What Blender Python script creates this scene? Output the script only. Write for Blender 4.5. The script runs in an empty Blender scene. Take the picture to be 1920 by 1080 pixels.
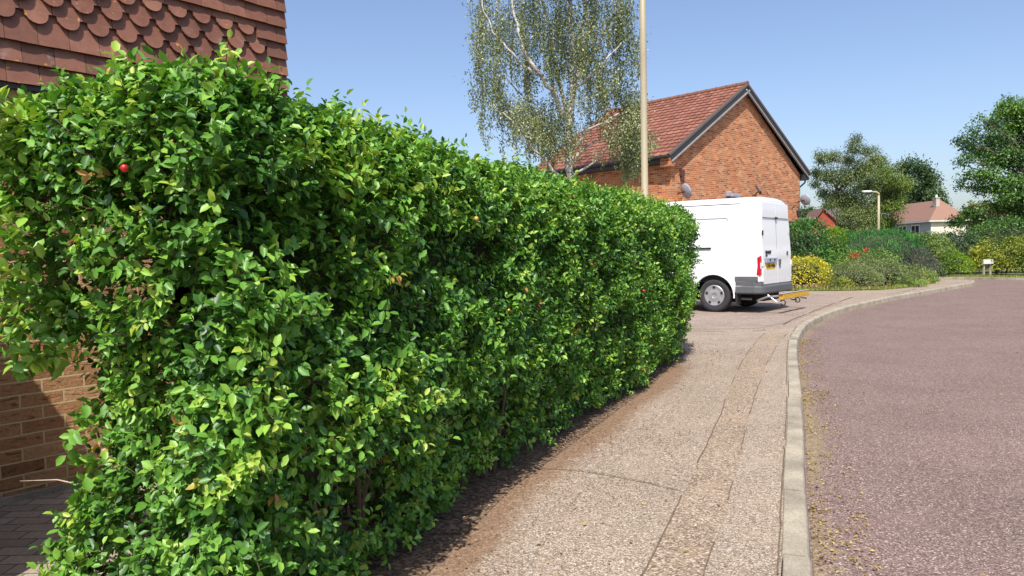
import bpy, bmesh, math, random
import numpy as np
from mathutils import Vector, Matrix, noise
R = math.radians
random.seed(7); rng = np.random.default_rng(7)
SC = bpy.context.scene
COL = SC.collection

# ------------------------------------------------------------------ camera, world, sun, exposure
CAM_H = 1.33
cam = bpy.data.cameras.new('camera'); camo = bpy.data.objects.new('camera', cam); COL.objects.link(camo)
cam.lens = 26.0; cam.sensor_width = 36; cam.clip_start = 0.05; cam.clip_end = 3000
camo.location = (0, 0, CAM_H)
camo.rotation_euler = (Matrix.Rotation(R(90 - 2.6), 3, 'X') @ Matrix.Rotation(-0.02, 3, 'Z')).to_euler()
SC.camera = camo
SUN_AZ, SUN_EL = R(8), R(56)                       # azimuth the light travels towards (from +Y to +X), elevation
w = bpy.data.worlds.new("World"); SC.world = w; w.use_nodes = True
nt = w.node_tree; bg = nt.nodes['Background']
sky = nt.nodes.new('ShaderNodeTexSky'); sky.sky_type = 'NISHITA'; sky.sun_disc = False
sky.sun_elevation = SUN_EL; sky.sun_rotation = SUN_AZ + math.pi
sky.air_density = 1.0; sky.dust_density = 2.0; sky.ozone_density = 3.4; sky.altitude = 50
tint = nt.nodes.new('ShaderNodeMix'); tint.data_type = 'RGBA'; tint.blend_type = 'MULTIPLY'; tint.inputs[0].default_value = 1; tint.inputs[7].default_value = (1.035, .985, 1.0, 1)
nt.links.new(sky.outputs[0], tint.inputs[6]); nt.links.new(tint.outputs[2], bg.inputs[0]); bg.inputs[1].default_value = 0.14
sl = bpy.data.lights.new('sun', 'SUN'); sl.energy = 4.6; sl.angle = R(0.53); sl.color = (1, 0.95, 0.87)
so = bpy.data.objects.new('sun', sl); COL.objects.link(so)
sd = Vector((math.cos(SUN_EL)*math.sin(SUN_AZ), math.cos(SUN_EL)*math.cos(SUN_AZ), -math.sin(SUN_EL)))
so.rotation_euler = sd.to_track_quat('-Z', 'Y').to_euler(); so.location = (0, -20, 40)
vs = SC.view_settings; vs.view_transform = 'Standard'; vs.look = 'None'; vs.gamma = 1; vs.exposure = 0.44; vs.use_curve_mapping = False

# ------------------------------------------------------------------ helpers
def tag(o, label=None, cat=None, group=None, kind=None):
    if label: o['label'] = label
    if cat: o['category'] = cat
    if group: o['group'] = group
    if kind: o['kind'] = kind
    return o
def empty(name, loc=(0, 0, 0), rz=0):
    o = bpy.data.objects.new(name, None); COL.objects.link(o); o.location = loc; o.rotation_euler = (0, 0, rz)
    o.empty_display_size = 0.3
    return o
class MB:
    def __init__(s): s.v = []; s.f = []; s.marks = []
    def mark(s, i): s.marks.append((len(s.f), i)); return s
    def add(s, v, f):
        n = len(s.v); s.v += [tuple(p) for p in v]; s.f += [tuple(i+n for i in q) for q in f]; return s
    def box(s, x0, x1, y0, y1, z0, z1, M=None):
        v = [Vector((x, y, z)) for z in (z0, z1) for y in (y0, y1) for x in (x0, x1)]
        if M is not None: v = [M @ p for p in v]
        return s.add(v, [(0,2,3,1),(4,5,7,6),(0,1,5,4),(2,6,7,3),(0,4,6,2),(1,3,7,5)])
    def prism(s, pts, d, M=None):              # polygon (list of Vector) extruded by vector d
        n = len(pts); v = [Vector(p) for p in pts] + [Vector(p)+Vector(d) for p in pts]
        if M is not None: v = [M @ p for p in v]
        f = [tuple(range(n))[::-1], tuple(range(n, 2*n))] + [(i, (i+1) % n, n+(i+1) % n, n+i) for i in range(n)]
        return s.add(v, f)
    def tube(s, pts, rad, n=8, caps=True):
        pts = [Vector(p) for p in pts]
        if not hasattr(rad, '__len__'): rad = [rad]*len(pts)
        v = []; f = []; prev = None
        for i, p in enumerate(pts):
            d = (pts[min(i+1, len(pts)-1)] - pts[max(i-1, 0)]).normalized()
            if prev is None:
                a = Vector((0, 0, 1)) if abs(d.z) < .9 else Vector((1, 0, 0)); u = d.cross(a).normalized()
            else:
                u = (prev - d*prev.dot(d)).normalized()
            prev = u; w_ = d.cross(u)
            for k in range(n):
                t = 2*math.pi*k/n; v.append(p + (u*math.cos(t) + w_*math.sin(t))*rad[i])
        for i in range(len(pts)-1):
            for k in range(n):
                a = i*n+k; b = i*n+(k+1) % n; f.append((a, b, b+n, a+n))
        if caps: f.append(tuple(range(n))[::-1]); f.append(tuple(range(len(v)-n, len(v))))
        return s.add(v, f)
    def lathe(s, prof, c, axis=Vector((0, 0, 1)), n=24):   # prof = [(radius, height)...]
        axis = Vector(axis).normalized(); a = Vector((0, 0, 1)) if abs(axis.z) < .9 else Vector((1, 0, 0))
        u = axis.cross(a).normalized(); w_ = axis.cross(u); v = []; f = []; c = Vector(c)
        for r, h in prof:
            for k in range(n):
                t = 2*math.pi*k/n; v.append(c + axis*h + (u*math.cos(t)+w_*math.sin(t))*max(r, 1e-4))
        for i in range(len(prof)-1):
            for k in range(n):
                q = i*n+k; b = i*n+(k+1) % n; f.append((q, b, b+n, q+n))
        return s.add(v, f)
    def grid(s, fn, nu, nv):
        v = [fn(i/nu, j/nv) for j in range(nv+1) for i in range(nu+1)]
        f = [(j*(nu+1)+i, j*(nu+1)+i+1, (j+1)*(nu+1)+i+1, (j+1)*(nu+1)+i) for j in range(nv) for i in range(nu)]
        return s.add(v, f)
    def build(s, name, mat, parent=None, smooth=False, attr=None, bevel=0, recalc=True):
        me = bpy.data.meshes.new(name); me.from_pydata([tuple(p) for p in s.v], [], s.f)
        if recalc or bevel:
            bm = bmesh.new(); bm.from_mesh(me)
            if bevel:
                bmesh.ops.remove_doubles(bm, verts=bm.verts, dist=1e-5)
                es = [e for e in bm.edges if len(e.link_faces) == 2 and e.calc_face_angle(0) > R(30)]
                bmesh.ops.bevel(bm, geom=es, offset=bevel, segments=2, affect='EDGES', profile=.6)
            bmesh.ops.recalc_face_normals(bm, faces=bm.faces); bm.to_mesh(me); bm.free()
        if attr is not None:
            a = me.attributes.new('rnd', 'FLOAT', 'FACE'); a.data.foreach_set('value', np.array(attr, dtype=np.float32))
        for m_ in (mat if isinstance(mat, list) else [mat]): me.materials.append(m_)
        for k_, (st_, mi) in enumerate(s.marks):
            en = s.marks[k_+1][0] if k_+1 < len(s.marks) else len(me.polygons)
            for pi in range(st_, en): me.polygons[pi].material_index = mi
        if smooth: me.polygons.foreach_set('use_smooth', [True]*len(me.polygons))
        me.update()
        o = bpy.data.objects.new(name, me); COL.objects.link(o)
        if parent is not None: o.parent = parent
        return o

# leaf clouds -------------------------------------------------------
T_FINE = (np.array([(0,0,0),(.28,-.34,.10),(.28,0,-.03),(.28,.34,.10),(.66,-.36,.05),(.66,0,-.07),(.66,.36,.05),(1,0,-.14)]),
          [(0,2,1),(0,3,2),(1,2,5,4),(2,3,6,5),(4,5,7),(5,6,7)])
T_MID = (np.array([(0,0,0),(.42,-.42,.09),(1,0,-.10),(.42,.42,.09)]), [(0,2,1),(0,3,2)])
T_QUAD = (np.array([(0,0,0),(.45,-.5,.05),(1,0,-.05),(.45,.5,.05)]), [(0,3,2,1)])
def unit(a): return a/np.maximum(np.linalg.norm(a, axis=1, keepdims=True), 1e-9)
def leafcloud(name, P, D, N, L, mat, parent=None, tpl=T_MID, ratio=.6, rnd=None):
    P = np.asarray(P, float); n = len(P); D = unit(np.asarray(D, float)); N = np.asarray(N, float)
    S = unit(np.cross(D, N)); N = np.cross(S, D); L = np.broadcast_to(np.asarray(L, float), (n,))
    W = L*ratio*(0.85+.3*rng.random(n)); curl = 0.4+1.5*rng.random(n)
    tv, tf = tpl; m = len(tv)
    V = P[:, None, :] + D[:, None, :]*(tv[None, :, 0:1]*L[:, None, None]) + S[:, None, :]*(tv[None, :, 1:2]*W[:, None, None]) \
        + N[:, None, :]*(tv[None, :, 2:3]*(L*curl)[:, None, None])
    lens = np.array([len(q) for q in tf]); idx = np.concatenate([np.array(q) for q in tf])
    LV = (np.arange(n)[:, None]*m + idx[None, :]).ravel()
    starts = np.concatenate([[0], np.cumsum(np.tile(lens, n))[:-1]])
    me = bpy.data.meshes.new(name)
    me.vertices.add(n*m); me.vertices.foreach_set('co', V.astype(np.float32).ravel())
    me.loops.add(len(LV)); me.loops.foreach_set('vertex_index', LV.astype(np.int32))
    me.polygons.add(n*len(tf)); me.polygons.foreach_set('loop_start', starts.astype(np.int32))
    try: me.polygons.foreach_set('loop_total', np.tile(lens, n).astype(np.int32))
    except Exception: pass
    me.update(calc_edges=True)
    if rnd is None: rnd = rng.random(n)
    a = me.attributes.new('rnd', 'FLOAT', 'POINT'); a.data.foreach_set('value', np.repeat(rnd, m).astype(np.float32))
    me.materials.append(mat)
    if tpl is T_FINE: me.polygons.foreach_set('use_smooth', [True]*len(me.polygons))
    o = bpy.data.objects.new(name, me); COL.objects.link(o)
    if parent is not None: o.parent = parent
    return o

# ------------------------------------------------------------------ materials
def M(name):
    m = bpy.data.materials.new(name); m.use_nodes = True
    return m, m.node_tree, m.node_tree.nodes['Principled BSDF']
def N_(t, typ, **k):
    n = t.nodes.new(typ)
    for a, b in k.items(): setattr(n, a, b)
    return n
def ramp(t, src, stops, interp='LINEAR'):
    r = N_(t, 'ShaderNodeValToRGB'); cr = r.color_ramp; cr.interpolation = interp
    while len(cr.elements) < len(stops): cr.elements.new(.5)
    for e, (p, c) in zip(cr.elements, stops):
        e.position = p; e.color = (c[0], c[1], c[2], 1) if hasattr(c, '__len__') else (c, c, c, 1)
    if src is not None: t.links.new(src, r.inputs[0])
    return r
def noisen(t, scale, detail=4, rough=.6, vec=None, dist=0):
    n = N_(t, 'ShaderNodeTexNoise'); n.inputs['Scale'].default_value = scale; n.inputs['Detail'].default_value = detail
    n.inputs['Roughness'].default_value = rough; n.inputs['Distortion'].default_value = dist
    if vec is not None: t.links.new(vec, n.inputs['Vector'])
    return n
def mixc(t, mode, fac, a, b):
    m = N_(t, 'ShaderNodeMix', data_type='RGBA', blend_type=mode)
    def s(sock, v):
        if isinstance(v, (int, float)): sock.default_value = v
        elif isinstance(v, tuple): sock.default_value = (v[0], v[1], v[2], 1)
        else: t.links.new(v, sock)
    s(m.inputs[0], fac); s(m.inputs[6], a); s(m.inputs[7], b)
    return m.outputs[2]
def bump(t, p, h, strength=.4, dist=.01):
    b = N_(t, 'ShaderNodeBump'); b.inputs['Strength'].default_value = strength; b.inputs['Distance'].default_value = dist
    t.links.new(h, b.inputs['Height']); t.links.new(b.outputs[0], p.inputs['Normal']); return b
def plain(name, col, rough=.5, metal=0, var=.12, vscale=6, spec=.5, coat=0):
    m, t, p = M(name); tc = N_(t, 'ShaderNodeTexCoord')
    n = noisen(t, vscale, 5, .65, tc.outputs['Object'])
    r = ramp(t, n.outputs[0], [(.3, tuple(c*(1-var) for c in col)), (.7, tuple(min(1, c*(1+var)) for c in col))])
    t.links.new(r.outputs[0], p.inputs['Base Color']); p.inputs['Roughness'].default_value = rough
    p.inputs['Metallic'].default_value = metal; p.inputs['Specular IOR Level'].default_value = spec
    p.inputs['Coat Weight'].default_value = coat
    return m
def leafmat(name, stops, rough=.42, trans=.3, spec=.45):
    m, t, p = M(name); at = N_(t, 'ShaderNodeAttribute', attribute_name='rnd')
    tc = N_(t, 'ShaderNodeTexCoord'); n = noisen(t, 60, 2, .5, tc.outputs['Object'])
    r = ramp(t, at.outputs['Fac'], stops)
    c = mixc(t, 'MULTIPLY', .35, r.outputs[0], ramp(t, n.outputs[0], [(.35, .6), (.65, 1.0)]).outputs[0])
    t.links.new(c, p.inputs['Base Color']); p.inputs['Roughness'].default_value = rough; p.inputs['Specular IOR Level'].default_value = spec
    tr = N_(t, 'ShaderNodeBsdfTranslucent'); c2 = mixc(t, 'MULTIPLY', 1.0, c, (1.25, 1.3, .55)); t.links.new(c2, tr.inputs[0])
    ms = N_(t, 'ShaderNodeMixShader'); ms.inputs[0].default_value = trans
    t.links.new(p.outputs[0], ms.inputs[1]); t.links.new(tr.outputs[0], ms.inputs[2])
    t.links.new(ms.outputs[0], t.nodes['Material Output'].inputs[0])
    return m
def brickmat(name, cols, mortar, bw=.225, rh=.075, ms=.011, crease=False, bstr=.6, flat=False):
    m, t, p = M(name); tc = N_(t, 'ShaderNodeTexCoord'); sx = N_(t, 'ShaderNodeSeparateXYZ'); t.links.new(tc.outputs['Object'], sx.inputs[0])
    ad = N_(t, 'ShaderNodeMath', operation='ADD'); t.links.new(sx.outputs[0], ad.inputs[0]); t.links.new(sx.outputs[1], ad.inputs[1])
    wob = noisen(t, 7, 2, .5, tc.outputs['Object']); wm = N_(t, 'ShaderNodeMath', operation='MULTIPLY_ADD'); wm.inputs[1].default_value = .008
    t.links.new(wob.outputs[0], wm.inputs[0]); t.links.new(sx.outputs[2], wm.inputs[2])
    cb = N_(t, 'ShaderNodeCombineXYZ'); t.links.new(ad.outputs[0], cb.inputs[0]); t.links.new(wm.outputs[0], cb.inputs[1])
    if flat: t.links.new(sx.outputs[0], cb.inputs[0]); t.links.new(sx.outputs[1], cb.inputs[1])
    b = N_(t, 'ShaderNodeTexBrick'); t.links.new(cb.outputs[0], b.inputs['Vector'])
    b.inputs['Scale'].default_value = 1; b.inputs['Brick Width'].default_value = bw; b.inputs['Row Height'].default_value = rh
    b.inputs['Mortar Size'].default_value = ms/2; b.inputs['Mortar Smooth'].default_value = .25; b.inputs['Bias'].default_value = 0
    b.inputs['Color1'].default_value = (0, 0, 0, 1); b.inputs['Color2'].default_value = (1, 1, 1, 1); b.inputs['Mortar'].default_value = (.5, .5, .5, 1)
    k = len(cols); r = ramp(t, b.outputs['Color'], [(i/(k-1), c) for i, c in enumerate(cols)])
    n1 = noisen(t, 45, 5, .7, cb.outputs[0]); n2 = noisen(t, 1.1, 4, .6, tc.outputs['Object'])
    c = mixc(t, 'MULTIPLY', .75, r.outputs[0], ramp(t, n1.outputs[0], [(.3, .62), (.62, 1.12)]).outputs[0])
    c = mixc(t, 'MULTIPLY', .6, c, ramp(t, n2.outputs[0], [(.35, .78), (.65, 1.1)]).outputs[0])
    h = n1.outputs[0]
    if crease:
        mp = N_(t, 'ShaderNodeMapping'); mp.inputs['Scale'].default_value = (9, 42, 1); t.links.new(cb.outputs[0], mp.inputs[0])
        n3 = noisen(t, 1, 3, .6, mp.outputs[0], .6); cr = ramp(t, n3.outputs[0], [(.34, .35), (.43, 1.0)])
        c = mixc(t, 'MULTIPLY', .8, c, cr.outputs[0]); h = mixc(t, 'MULTIPLY', 1, n1.outputs[0], cr.outputs[0])
    mn = noisen(t, 90, 3, .7, cb.outputs[0])
    mo = mixc(t, 'MULTIPLY', .6, mortar, ramp(t, mn.outputs[0], [(.3, .65), (.7, 1.15)]).outputs[0])
    c = mixc(t, 'MIX', b.outputs['Fac'], c, mo)
    t.links.new(c, p.inputs['Base Color']); p.inputs['Roughness'].default_value = .85; p.inputs['Specular IOR Level'].default_value = .25
    hh = mixc(t, 'MIX', b.outputs['Fac'], h, (0, 0, 0)); bump(t, p, hh, bstr, .008)
    return m
def asphalt(name, cols, patch, scale=150, chips=.16, rough=.9, second=None):
    m, t, p = M(name); tc = N_(t, 'ShaderNodeTexCoord'); O = tc.outputs['Object']
    v = N_(t, 'ShaderNodeTexVoronoi'); v.inputs['Scale'].default_value = scale; t.links.new(O, v.inputs['Vector'])
    sx = N_(t, 'ShaderNodeSeparateColor'); t.links.new(v.outputs['Color'], sx.inputs[0])
    r = ramp(t, sx.outputs[0], cols)
    n2 = noisen(t, 40, 4, .7, O); n3 = noisen(t, .9, 5, .6, O); n4 = noisen(t, 3.2, 6, .65, O)
    c = mixc(t, 'MULTIPLY', .7, r.outputs[0], ramp(t, n2.outputs[0], [(.32, .62), (.66, 1.22)]).outputs[0])
    c = mixc(t, 'MULTIPLY', .8, c, ramp(t, n3.outputs[0], [(.3, .84), (.7, 1.12)]).outputs[0])
    f = ramp(t, n4.outputs[0], [(.50, 0.0), (.72, .8)])
    c = mixc(t, 'MIX', f.outputs[0], c, mixc(t, 'MIX', .6, c, patch))
    # pale lichen spots
    v2 = N_(t, 'ShaderNodeTexVoronoi'); v2.inputs['Scale'].default_value = 5.5; 
    dn = noisen(t, 14, 3, .6, O); mv = mixc(t, 'ADD', .06, O, dn.outputs['Color']); t.links.new(mv, v2.inputs['Vector'])
    lr = ramp(t, v2.outputs['Distance'], [(.05, chips*4), (.17, 0.0)])
    g = mixc(t, 'MULTIPLY', 1.0, lr.outputs[0], ramp(t, n2.outputs[0], [(.45, 0.0), (.6, 1.0)]).outputs[0])
    c = mixc(t, 'MIX', g, c, (.52, .50, .46))
    if second:      # a second, dirtier surface taking over where the vertex attribute says so, with a ragged edge
        at = N_(t, 'ShaderNodeAttribute', attribute_name='dirt'); n5 = noisen(t, 11, 6, .75, O)
        sm = N_(t, 'ShaderNodeMath', operation='ADD'); t.links.new(at.outputs['Fac'], sm.inputs[0]); t.links.new(n5.outputs[0], sm.inputs[1])
        fr = ramp(t, sm.outputs[0], [(second[2], 0.0), (second[3], 1.0)])
        n6 = noisen(t, second[4], 5, .8, O); c2 = mixc(t, 'MULTIPLY', .75, ramp(t, n6.outputs[0], [(.3, second[0]), (.7, second[1])]).outputs[0], ramp(t, sx.outputs[0], [(0, .5), (1, 1.25)]).outputs[0])
        c = mixc(t, 'MIX', fr.outputs[0], c, c2)
    t.links.new(c, p.inputs['Base Color']); p.inputs['Roughness'].default_value = rough; p.inputs['Specular IOR Level'].default_value = .2
    bump(t, p, mixc(t, 'ADD', .6, sx.outputs[0], n2.outputs[0]), .55, .006)
    return m

m_brickL = brickmat('brown_brick', [(.28,.135,.06), (.40,.20,.09), (.47,.25,.115), (.35,.165,.07), (.52,.30,.15)], (.62,.47,.25), crease=True, bstr=.9)
m_brickO = brickmat('orange_brick', [(.27,.085,.04), (.45,.15,.06), (.58,.22,.09), (.48,.165,.065), (.66,.31,.15), (.38,.12,.05)], (.58,.42,.28), ms=.013)
m_path = asphalt('path_asphalt', [(0,(.12,.085,.058)),(.3,(.262,.198,.146)),(.7,(.345,.270,.205)),(1,(.60,.52,.43))], (.40,.32,.24), 165, .20)
m_strip = asphalt('path_trench', [(0,(.12,.083,.058)),(.4,(.262,.195,.138)),(.75,(.335,.262,.19)),(1,(.58,.48,.38))], (.42,.315,.205), 120, .12, .9, ((.33,.27,.22), (.44,.36,.29), .75, 1.35, 30))
PATHC = [(0,(.12,.085,.058)),(.3,(.262,.198,.146)),(.7,(.345,.270,.205)),(1,(.60,.52,.43))]
m_pathdirt = asphalt('path_dirt', PATHC, (.40,.32,.24), 165, .20, .9, ((.13,.08,.05), (.36,.235,.15), .72, 1.15, 38))
m_roaddirt = asphalt('road_gutter_dirt', [(0,(.075,.047,.040)),(.25,(.155,.103,.088)),(.7,(.212,.147,.128)),(.9,(.30,.220,.192)),(1,(.56,.47,.41))], (.235,.162,.14), 150, .06, .9, ((.17,.125,.08), (.34,.265,.17), .85, 1.5, 30))
m_road = asphalt('road_asphalt', [(0,(.075,.047,.040)),(.25,(.155,.103,.088)),(.7,(.212,.147,.128)),(.9,(.30,.220,.192)),(1,(.56,.47,.41))], (.235,.162,.14), 150, .06)
m_drive = asphalt('drive_asphalt', [(0,(.13,.092,.072)),(.4,(.262,.198,.158)),(.8,(.345,.272,.225)),(1,(.54,.46,.39))], (.42,.34,.27), 110, .12)
m_soil = asphalt('soil', [(0,(.05,.032,.02)),(.5,(.13,.085,.055)),(1,(.26,.18,.12))], (.2,.13,.08), 60, .0)
m_debris = asphalt('debris', [(0,(.13,.075,.045)),(.5,(.29,.18,.115)),(1,(.45,.32,.21))], (.36,.24,.14), 70, .03)
m_grassg = asphalt('ground_grass', [(0,(.05,.07,.02)),(.5,(.10,.13,.04)),(1,(.2,.2,.08))], (.16,.15,.06), 30, .0)
m_conc = None
def concrete():
    m, t, p = M('kerb_concrete'); tc = N_(t, 'ShaderNodeTexCoord'); O = tc.outputs['Object']
    n1 = noisen(t, 70, 5, .75, O); n2 = noisen(t, 3, 5, .65, O); n3 = noisen(t, 22, 4, .7, O)
    c = ramp(t, n1.outputs[0], [(.3, (.25,.215,.16)), (.7, (.45,.40,.31))]).outputs[0]
    c = mixc(t, 'MULTIPLY', .9, c, ramp(t, n2.outputs[0], [(.32, .58), (.6, 1.08)]).outputs[0])
    c = mixc(t, 'MIX', ramp(t, n3.outputs[0], [(.58, 0.0), (.72, .55)]).outputs[0], c, (.20,.18,.10))
    t.links.new(c, p.inputs['Base Color']); p.inputs['Roughness'].default_value = .92; p.inputs['Specular IOR Level'].default_value = .2
    bump(t, p, n1.outputs[0], .5, .004); return m
m_conc = concrete()
m_paver = brickmat('garden_paver', [(.30,.25,.19), (.38,.32,.25), (.44,.38,.30), (.34,.28,.22)], (.13,.11,.08), bw=.20, rh=.10, ms=.010, flat=True)
def tilemat(name, a, b, c3, lichen=True):
    m, t, p = M(name); tc = N_(t, 'ShaderNodeTexCoord'); O = tc.outputs['Object']; at = N_(t, 'ShaderNodeAttribute', attribute_name='rnd')
    r = ramp(t, at.outputs['Fac'], [(0, a), (.5, b), (1, c3)])
    n = noisen(t, 16, 5, .7, O); n2 = noisen(t, 180, 2, .6, O)
    c = mixc(t, 'MULTIPLY', .7, r.outputs[0], ramp(t, n.outputs[0], [(.3, .72), (.7, 1.2)]).outputs[0])
    if lichen:
        v = N_(t, 'ShaderNodeTexNoise'); v.inputs['Scale'].default_value = 28; v.inputs['Detail'].default_value = 4; t.links.new(O, v.inputs['Vector'])
        v2 = noisen(t, 5, 2, .5, O)
        g = mixc(t, 'MULTIPLY', 1, ramp(t, v.outputs[0], [(.66, 0.0), (.70, 1.0)]).outputs[0], ramp(t, v2.outputs[0], [(.48, 0.0), (.55, .9)]).outputs[0])
        c = mixc(t, 'MIX', g, c, (.55, .27, .05))
        v3 = noisen(t, 9, 5, .7, O); g2 = ramp(t, v3.outputs[0], [(.6, 0.0), (.72, .35)])
        c = mixc(t, 'MIX', g2.outputs[0], c, (.36, .30, .27))
    t.links.new(c, p.inputs['Base Color']); p.inputs['Roughness'].default_value = .62; p.inputs['Specular IOR Level'].default_value = .35
    bump(t, p, mixc(t, 'ADD', .5, n.outputs[0], n2.outputs[0]), .25, .006)
    return m
m_tile = tilemat('clay_hanging_tile', (.150,.065,.042), (.205,.086,.056), (.275,.122,.080))
m_roof = tilemat('red_roof_tile', (.165,.066,.045), (.235,.092,.060), (.30,.130,.088))
m_roofb = tilemat('brown_roof_tile', (.20,.09,.06), (.27,.12,.08), (.34,.16,.11))
m_rooft = tilemat('tan_roof_tile', (.27,.15,.105), (.33,.19,.13), (.40,.24,.17), False)
m_roofg = tilemat('grey_roof_tile', (.13,.11,.10), (.18,.15,.13), (.22,.18,.16), False)
m_tilered = tilemat('red_tile_wall', (.34,.07,.045), (.40,.085,.055), (.46,.11,.07), False)
m_white = plain('white_van_paint', (.80, .80, .81), .22, 0, .02, 2, .5, .6)
m_whitetrim = plain('pale_painted_board', (.62, .62, .60), .5)
m_trimgrey = plain('weathered_board', (.30, .29, .28), .6)
m_darktrim = plain('dark_trim', (.035, .03, .03), .45)
m_plast = plain('grey_bumper_plastic', (.10, .105, .11), .55, 0, .1, 12)
m_black = plain('black_rubber', (.018, .018, .019), .75, 0, .2, 30)
m_dark = plain('dark_underbody', (.012, .012, .013), .8)
m_tyre = plain('tyre_rubber', (.030, .030, .032), .8, 0, .25, 20)
m_hub = plain('silver_hubcap', (.45, .45, .46), .35, .6, .08, 20)
m_red = plain('red_lens', (.50, .012, .03), .15, 0, .05, 10, .5, .6)
m_clearlens = plain('clear_lens', (.75, .70, .70), .15, 0, .03, 10)
m_yellowplate = plain('yellow_plate', (.80, .52, .02), .4, 0, .04)
m_yellow = plain('worn_yellow_paint', (.58, .33, .03), .5, 0, .22, 18)
m_steel = plain('steel', (.40, .40, .40), .4, .7)
m_cream = plain('cream_render', (.72, .66, .52), .8)
m_shaderend = plain('shaded_render', (.42, .45, .50), .8)  # the bungalow's shaded side, its shade put into the colour
m_winframe = plain('white_window_frame', (.8, .8, .8), .4)
m_glass = plain('window_glass', (.03, .04, .05), .05, 0, .05, 3, .8)
m_stone = plain('chimney_stone', (.48, .42, .36), .85, 0, .2, 14)
m_postcream = plain('cream_lamp_paint', (.40,.345,.225), .45, 0, .05, 4)
m_dish = plain('grey_dish', (.34, .36, .42), .45)
m_signw = plain('white_sign', (.72, .72, .70), .4)
m_wood = plain('grey_wood_post', (.36, .31, .24), .8, 0, .2, 20)
m_car = plain('pale_blue_car_paint', (.42, .52, .66), .2, .2, .03, 3, .5, .7)
m_plum = plain('red_plum_skin', (.42, .018, .02), .3, 0, .3, 40)
m_plumy = plain('yellow_plum_skin', (.62, .36, .06), .35, 0, .2, 40)
m_twig = plain('twig_bark', (.10, .065, .045), .85, 0, .3, 40)
m_twigpale = plain('pale_twig', (.42, .33, .25), .8, 0, .2, 40)
m_bark = plain('brown_bark', (.13, .10, .075), .9, 0, .35, 12)
def birchbark():
    m, t, p = M('birch_bark'); tc = N_(t, 'ShaderNodeTexCoord'); mp = N_(t, 'ShaderNodeMapping'); mp.inputs['Scale'].default_value = (3, 3, 9)
    t.links.new(tc.outputs['Object'], mp.inputs[0]); n = noisen(t, 1.6, 5, .65, mp.outputs[0])
    r = ramp(t, n.outputs[0], [(.36, (.09,.08,.075)), (.46, (.42,.39,.36)), (.6, (.62,.58,.54))]); t.links.new(r.outputs[0], p.inputs['Base Color'])
    p.inputs['Roughness'].default_value = .75; return m
m_birch = birchbark()
G = lambda *s: [(p, c) for p, c in s]
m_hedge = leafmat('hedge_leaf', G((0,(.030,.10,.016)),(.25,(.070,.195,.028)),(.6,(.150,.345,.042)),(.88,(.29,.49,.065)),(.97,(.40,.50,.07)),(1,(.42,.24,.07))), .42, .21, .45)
m_birchleaf = leafmat('birch_leaf', G((0,(.09,.12,.05)),(.5,(.22,.27,.10)),(.85,(.36,.40,.19)),(1,(.50,.52,.30))), .38, .25, .6)
m_laurel = leafmat('laurel_leaf', G((0,(.03,.10,.03)),(.5,(.07,.20,.05)),(1,(.14,.33,.05))), .35, .2)
m_lime = leafmat('lime_leaf', G((0,(.12,.24,.02)),(.6,(.22,.38,.03)),(1,(.36,.48,.05))), .45, .3)
m_yellowleaf = leafmat('yellow_leaf', G((0,(.18,.20,.02)),(.4,(.50,.48,.035)),(1,(.80,.70,.07))), .45, .25)
m_ygreen = leafmat('yellow_green_leaf', G((0,(.08,.14,.02)),(.5,(.24,.30,.04)),(1,(.50,.50,.06))), .45, .25)
m_yew = leafmat('dark_hedge_leaf', G((0,(.02,.09,.018)),(.6,(.05,.20,.034)),(1,(.11,.34,.06))), .45, .15)
m_olive = leafmat('olive_leaf', G((0,(.07,.10,.04)),(.5,(.17,.23,.075)),(1,(.32,.37,.14))), .5, .2)
m_mid = leafmat('mid_green_leaf', G((0,(.07,.12,.03)),(.5,(.17,.27,.05)),(1,(.32,.42,.09))), .5, .25)
m_darkgreen = leafmat('dark_green_leaf', G((0,(.03,.06,.028)),(.5,(.065,.125,.045)),(1,(.13,.20,.07))), .5, .2)
m_maple = leafmat('broad_leaf', G((0,(.035,.08,.028)),(.5,(.09,.19,.045)),(.85,(.16,.31,.055)),(1,(.23,.40,.07))), .42, .25)
m_willow = leafmat('light_tree_leaf', G((0,(.08,.13,.03)),(.5,(.17,.25,.05)),(1,(.30,.38,.07))), .5, .3)
m_purple = leafmat('grey_purple_leaf', G((0,(.05,.05,.045)),(.5,(.10,.11,.09)),(1,(.19,.19,.14))), .5, .15)
m_litter = leafmat('litter_leaf', G((0,(.13,.075,.03)),(.4,(.30,.21,.07)),(.8,(.46,.34,.10)),(1,(.52,.42,.08))), .7, .05)
m_brownlitter = leafmat('brown_litter', G((0,(.10,.055,.03)),(.5,(.24,.14,.08)),(1,(.40,.28,.17))), .8, .02)
m_flower = leafmat('red_petal', G((0,(.55,.02,.03)),(1,(.80,.08,.06))), .5, .2)
m_core = plain('dark_core', (.035, .045, .020), .95, 0, .4, 20)  # dark filler inside foliage, keeps light from passing through
m_grass = leafmat('grass_blade', G((0,(.12,.18,.03)),(.6,(.26,.32,.06)),(1,(.50,.44,.12))), .6, .2)

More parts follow.
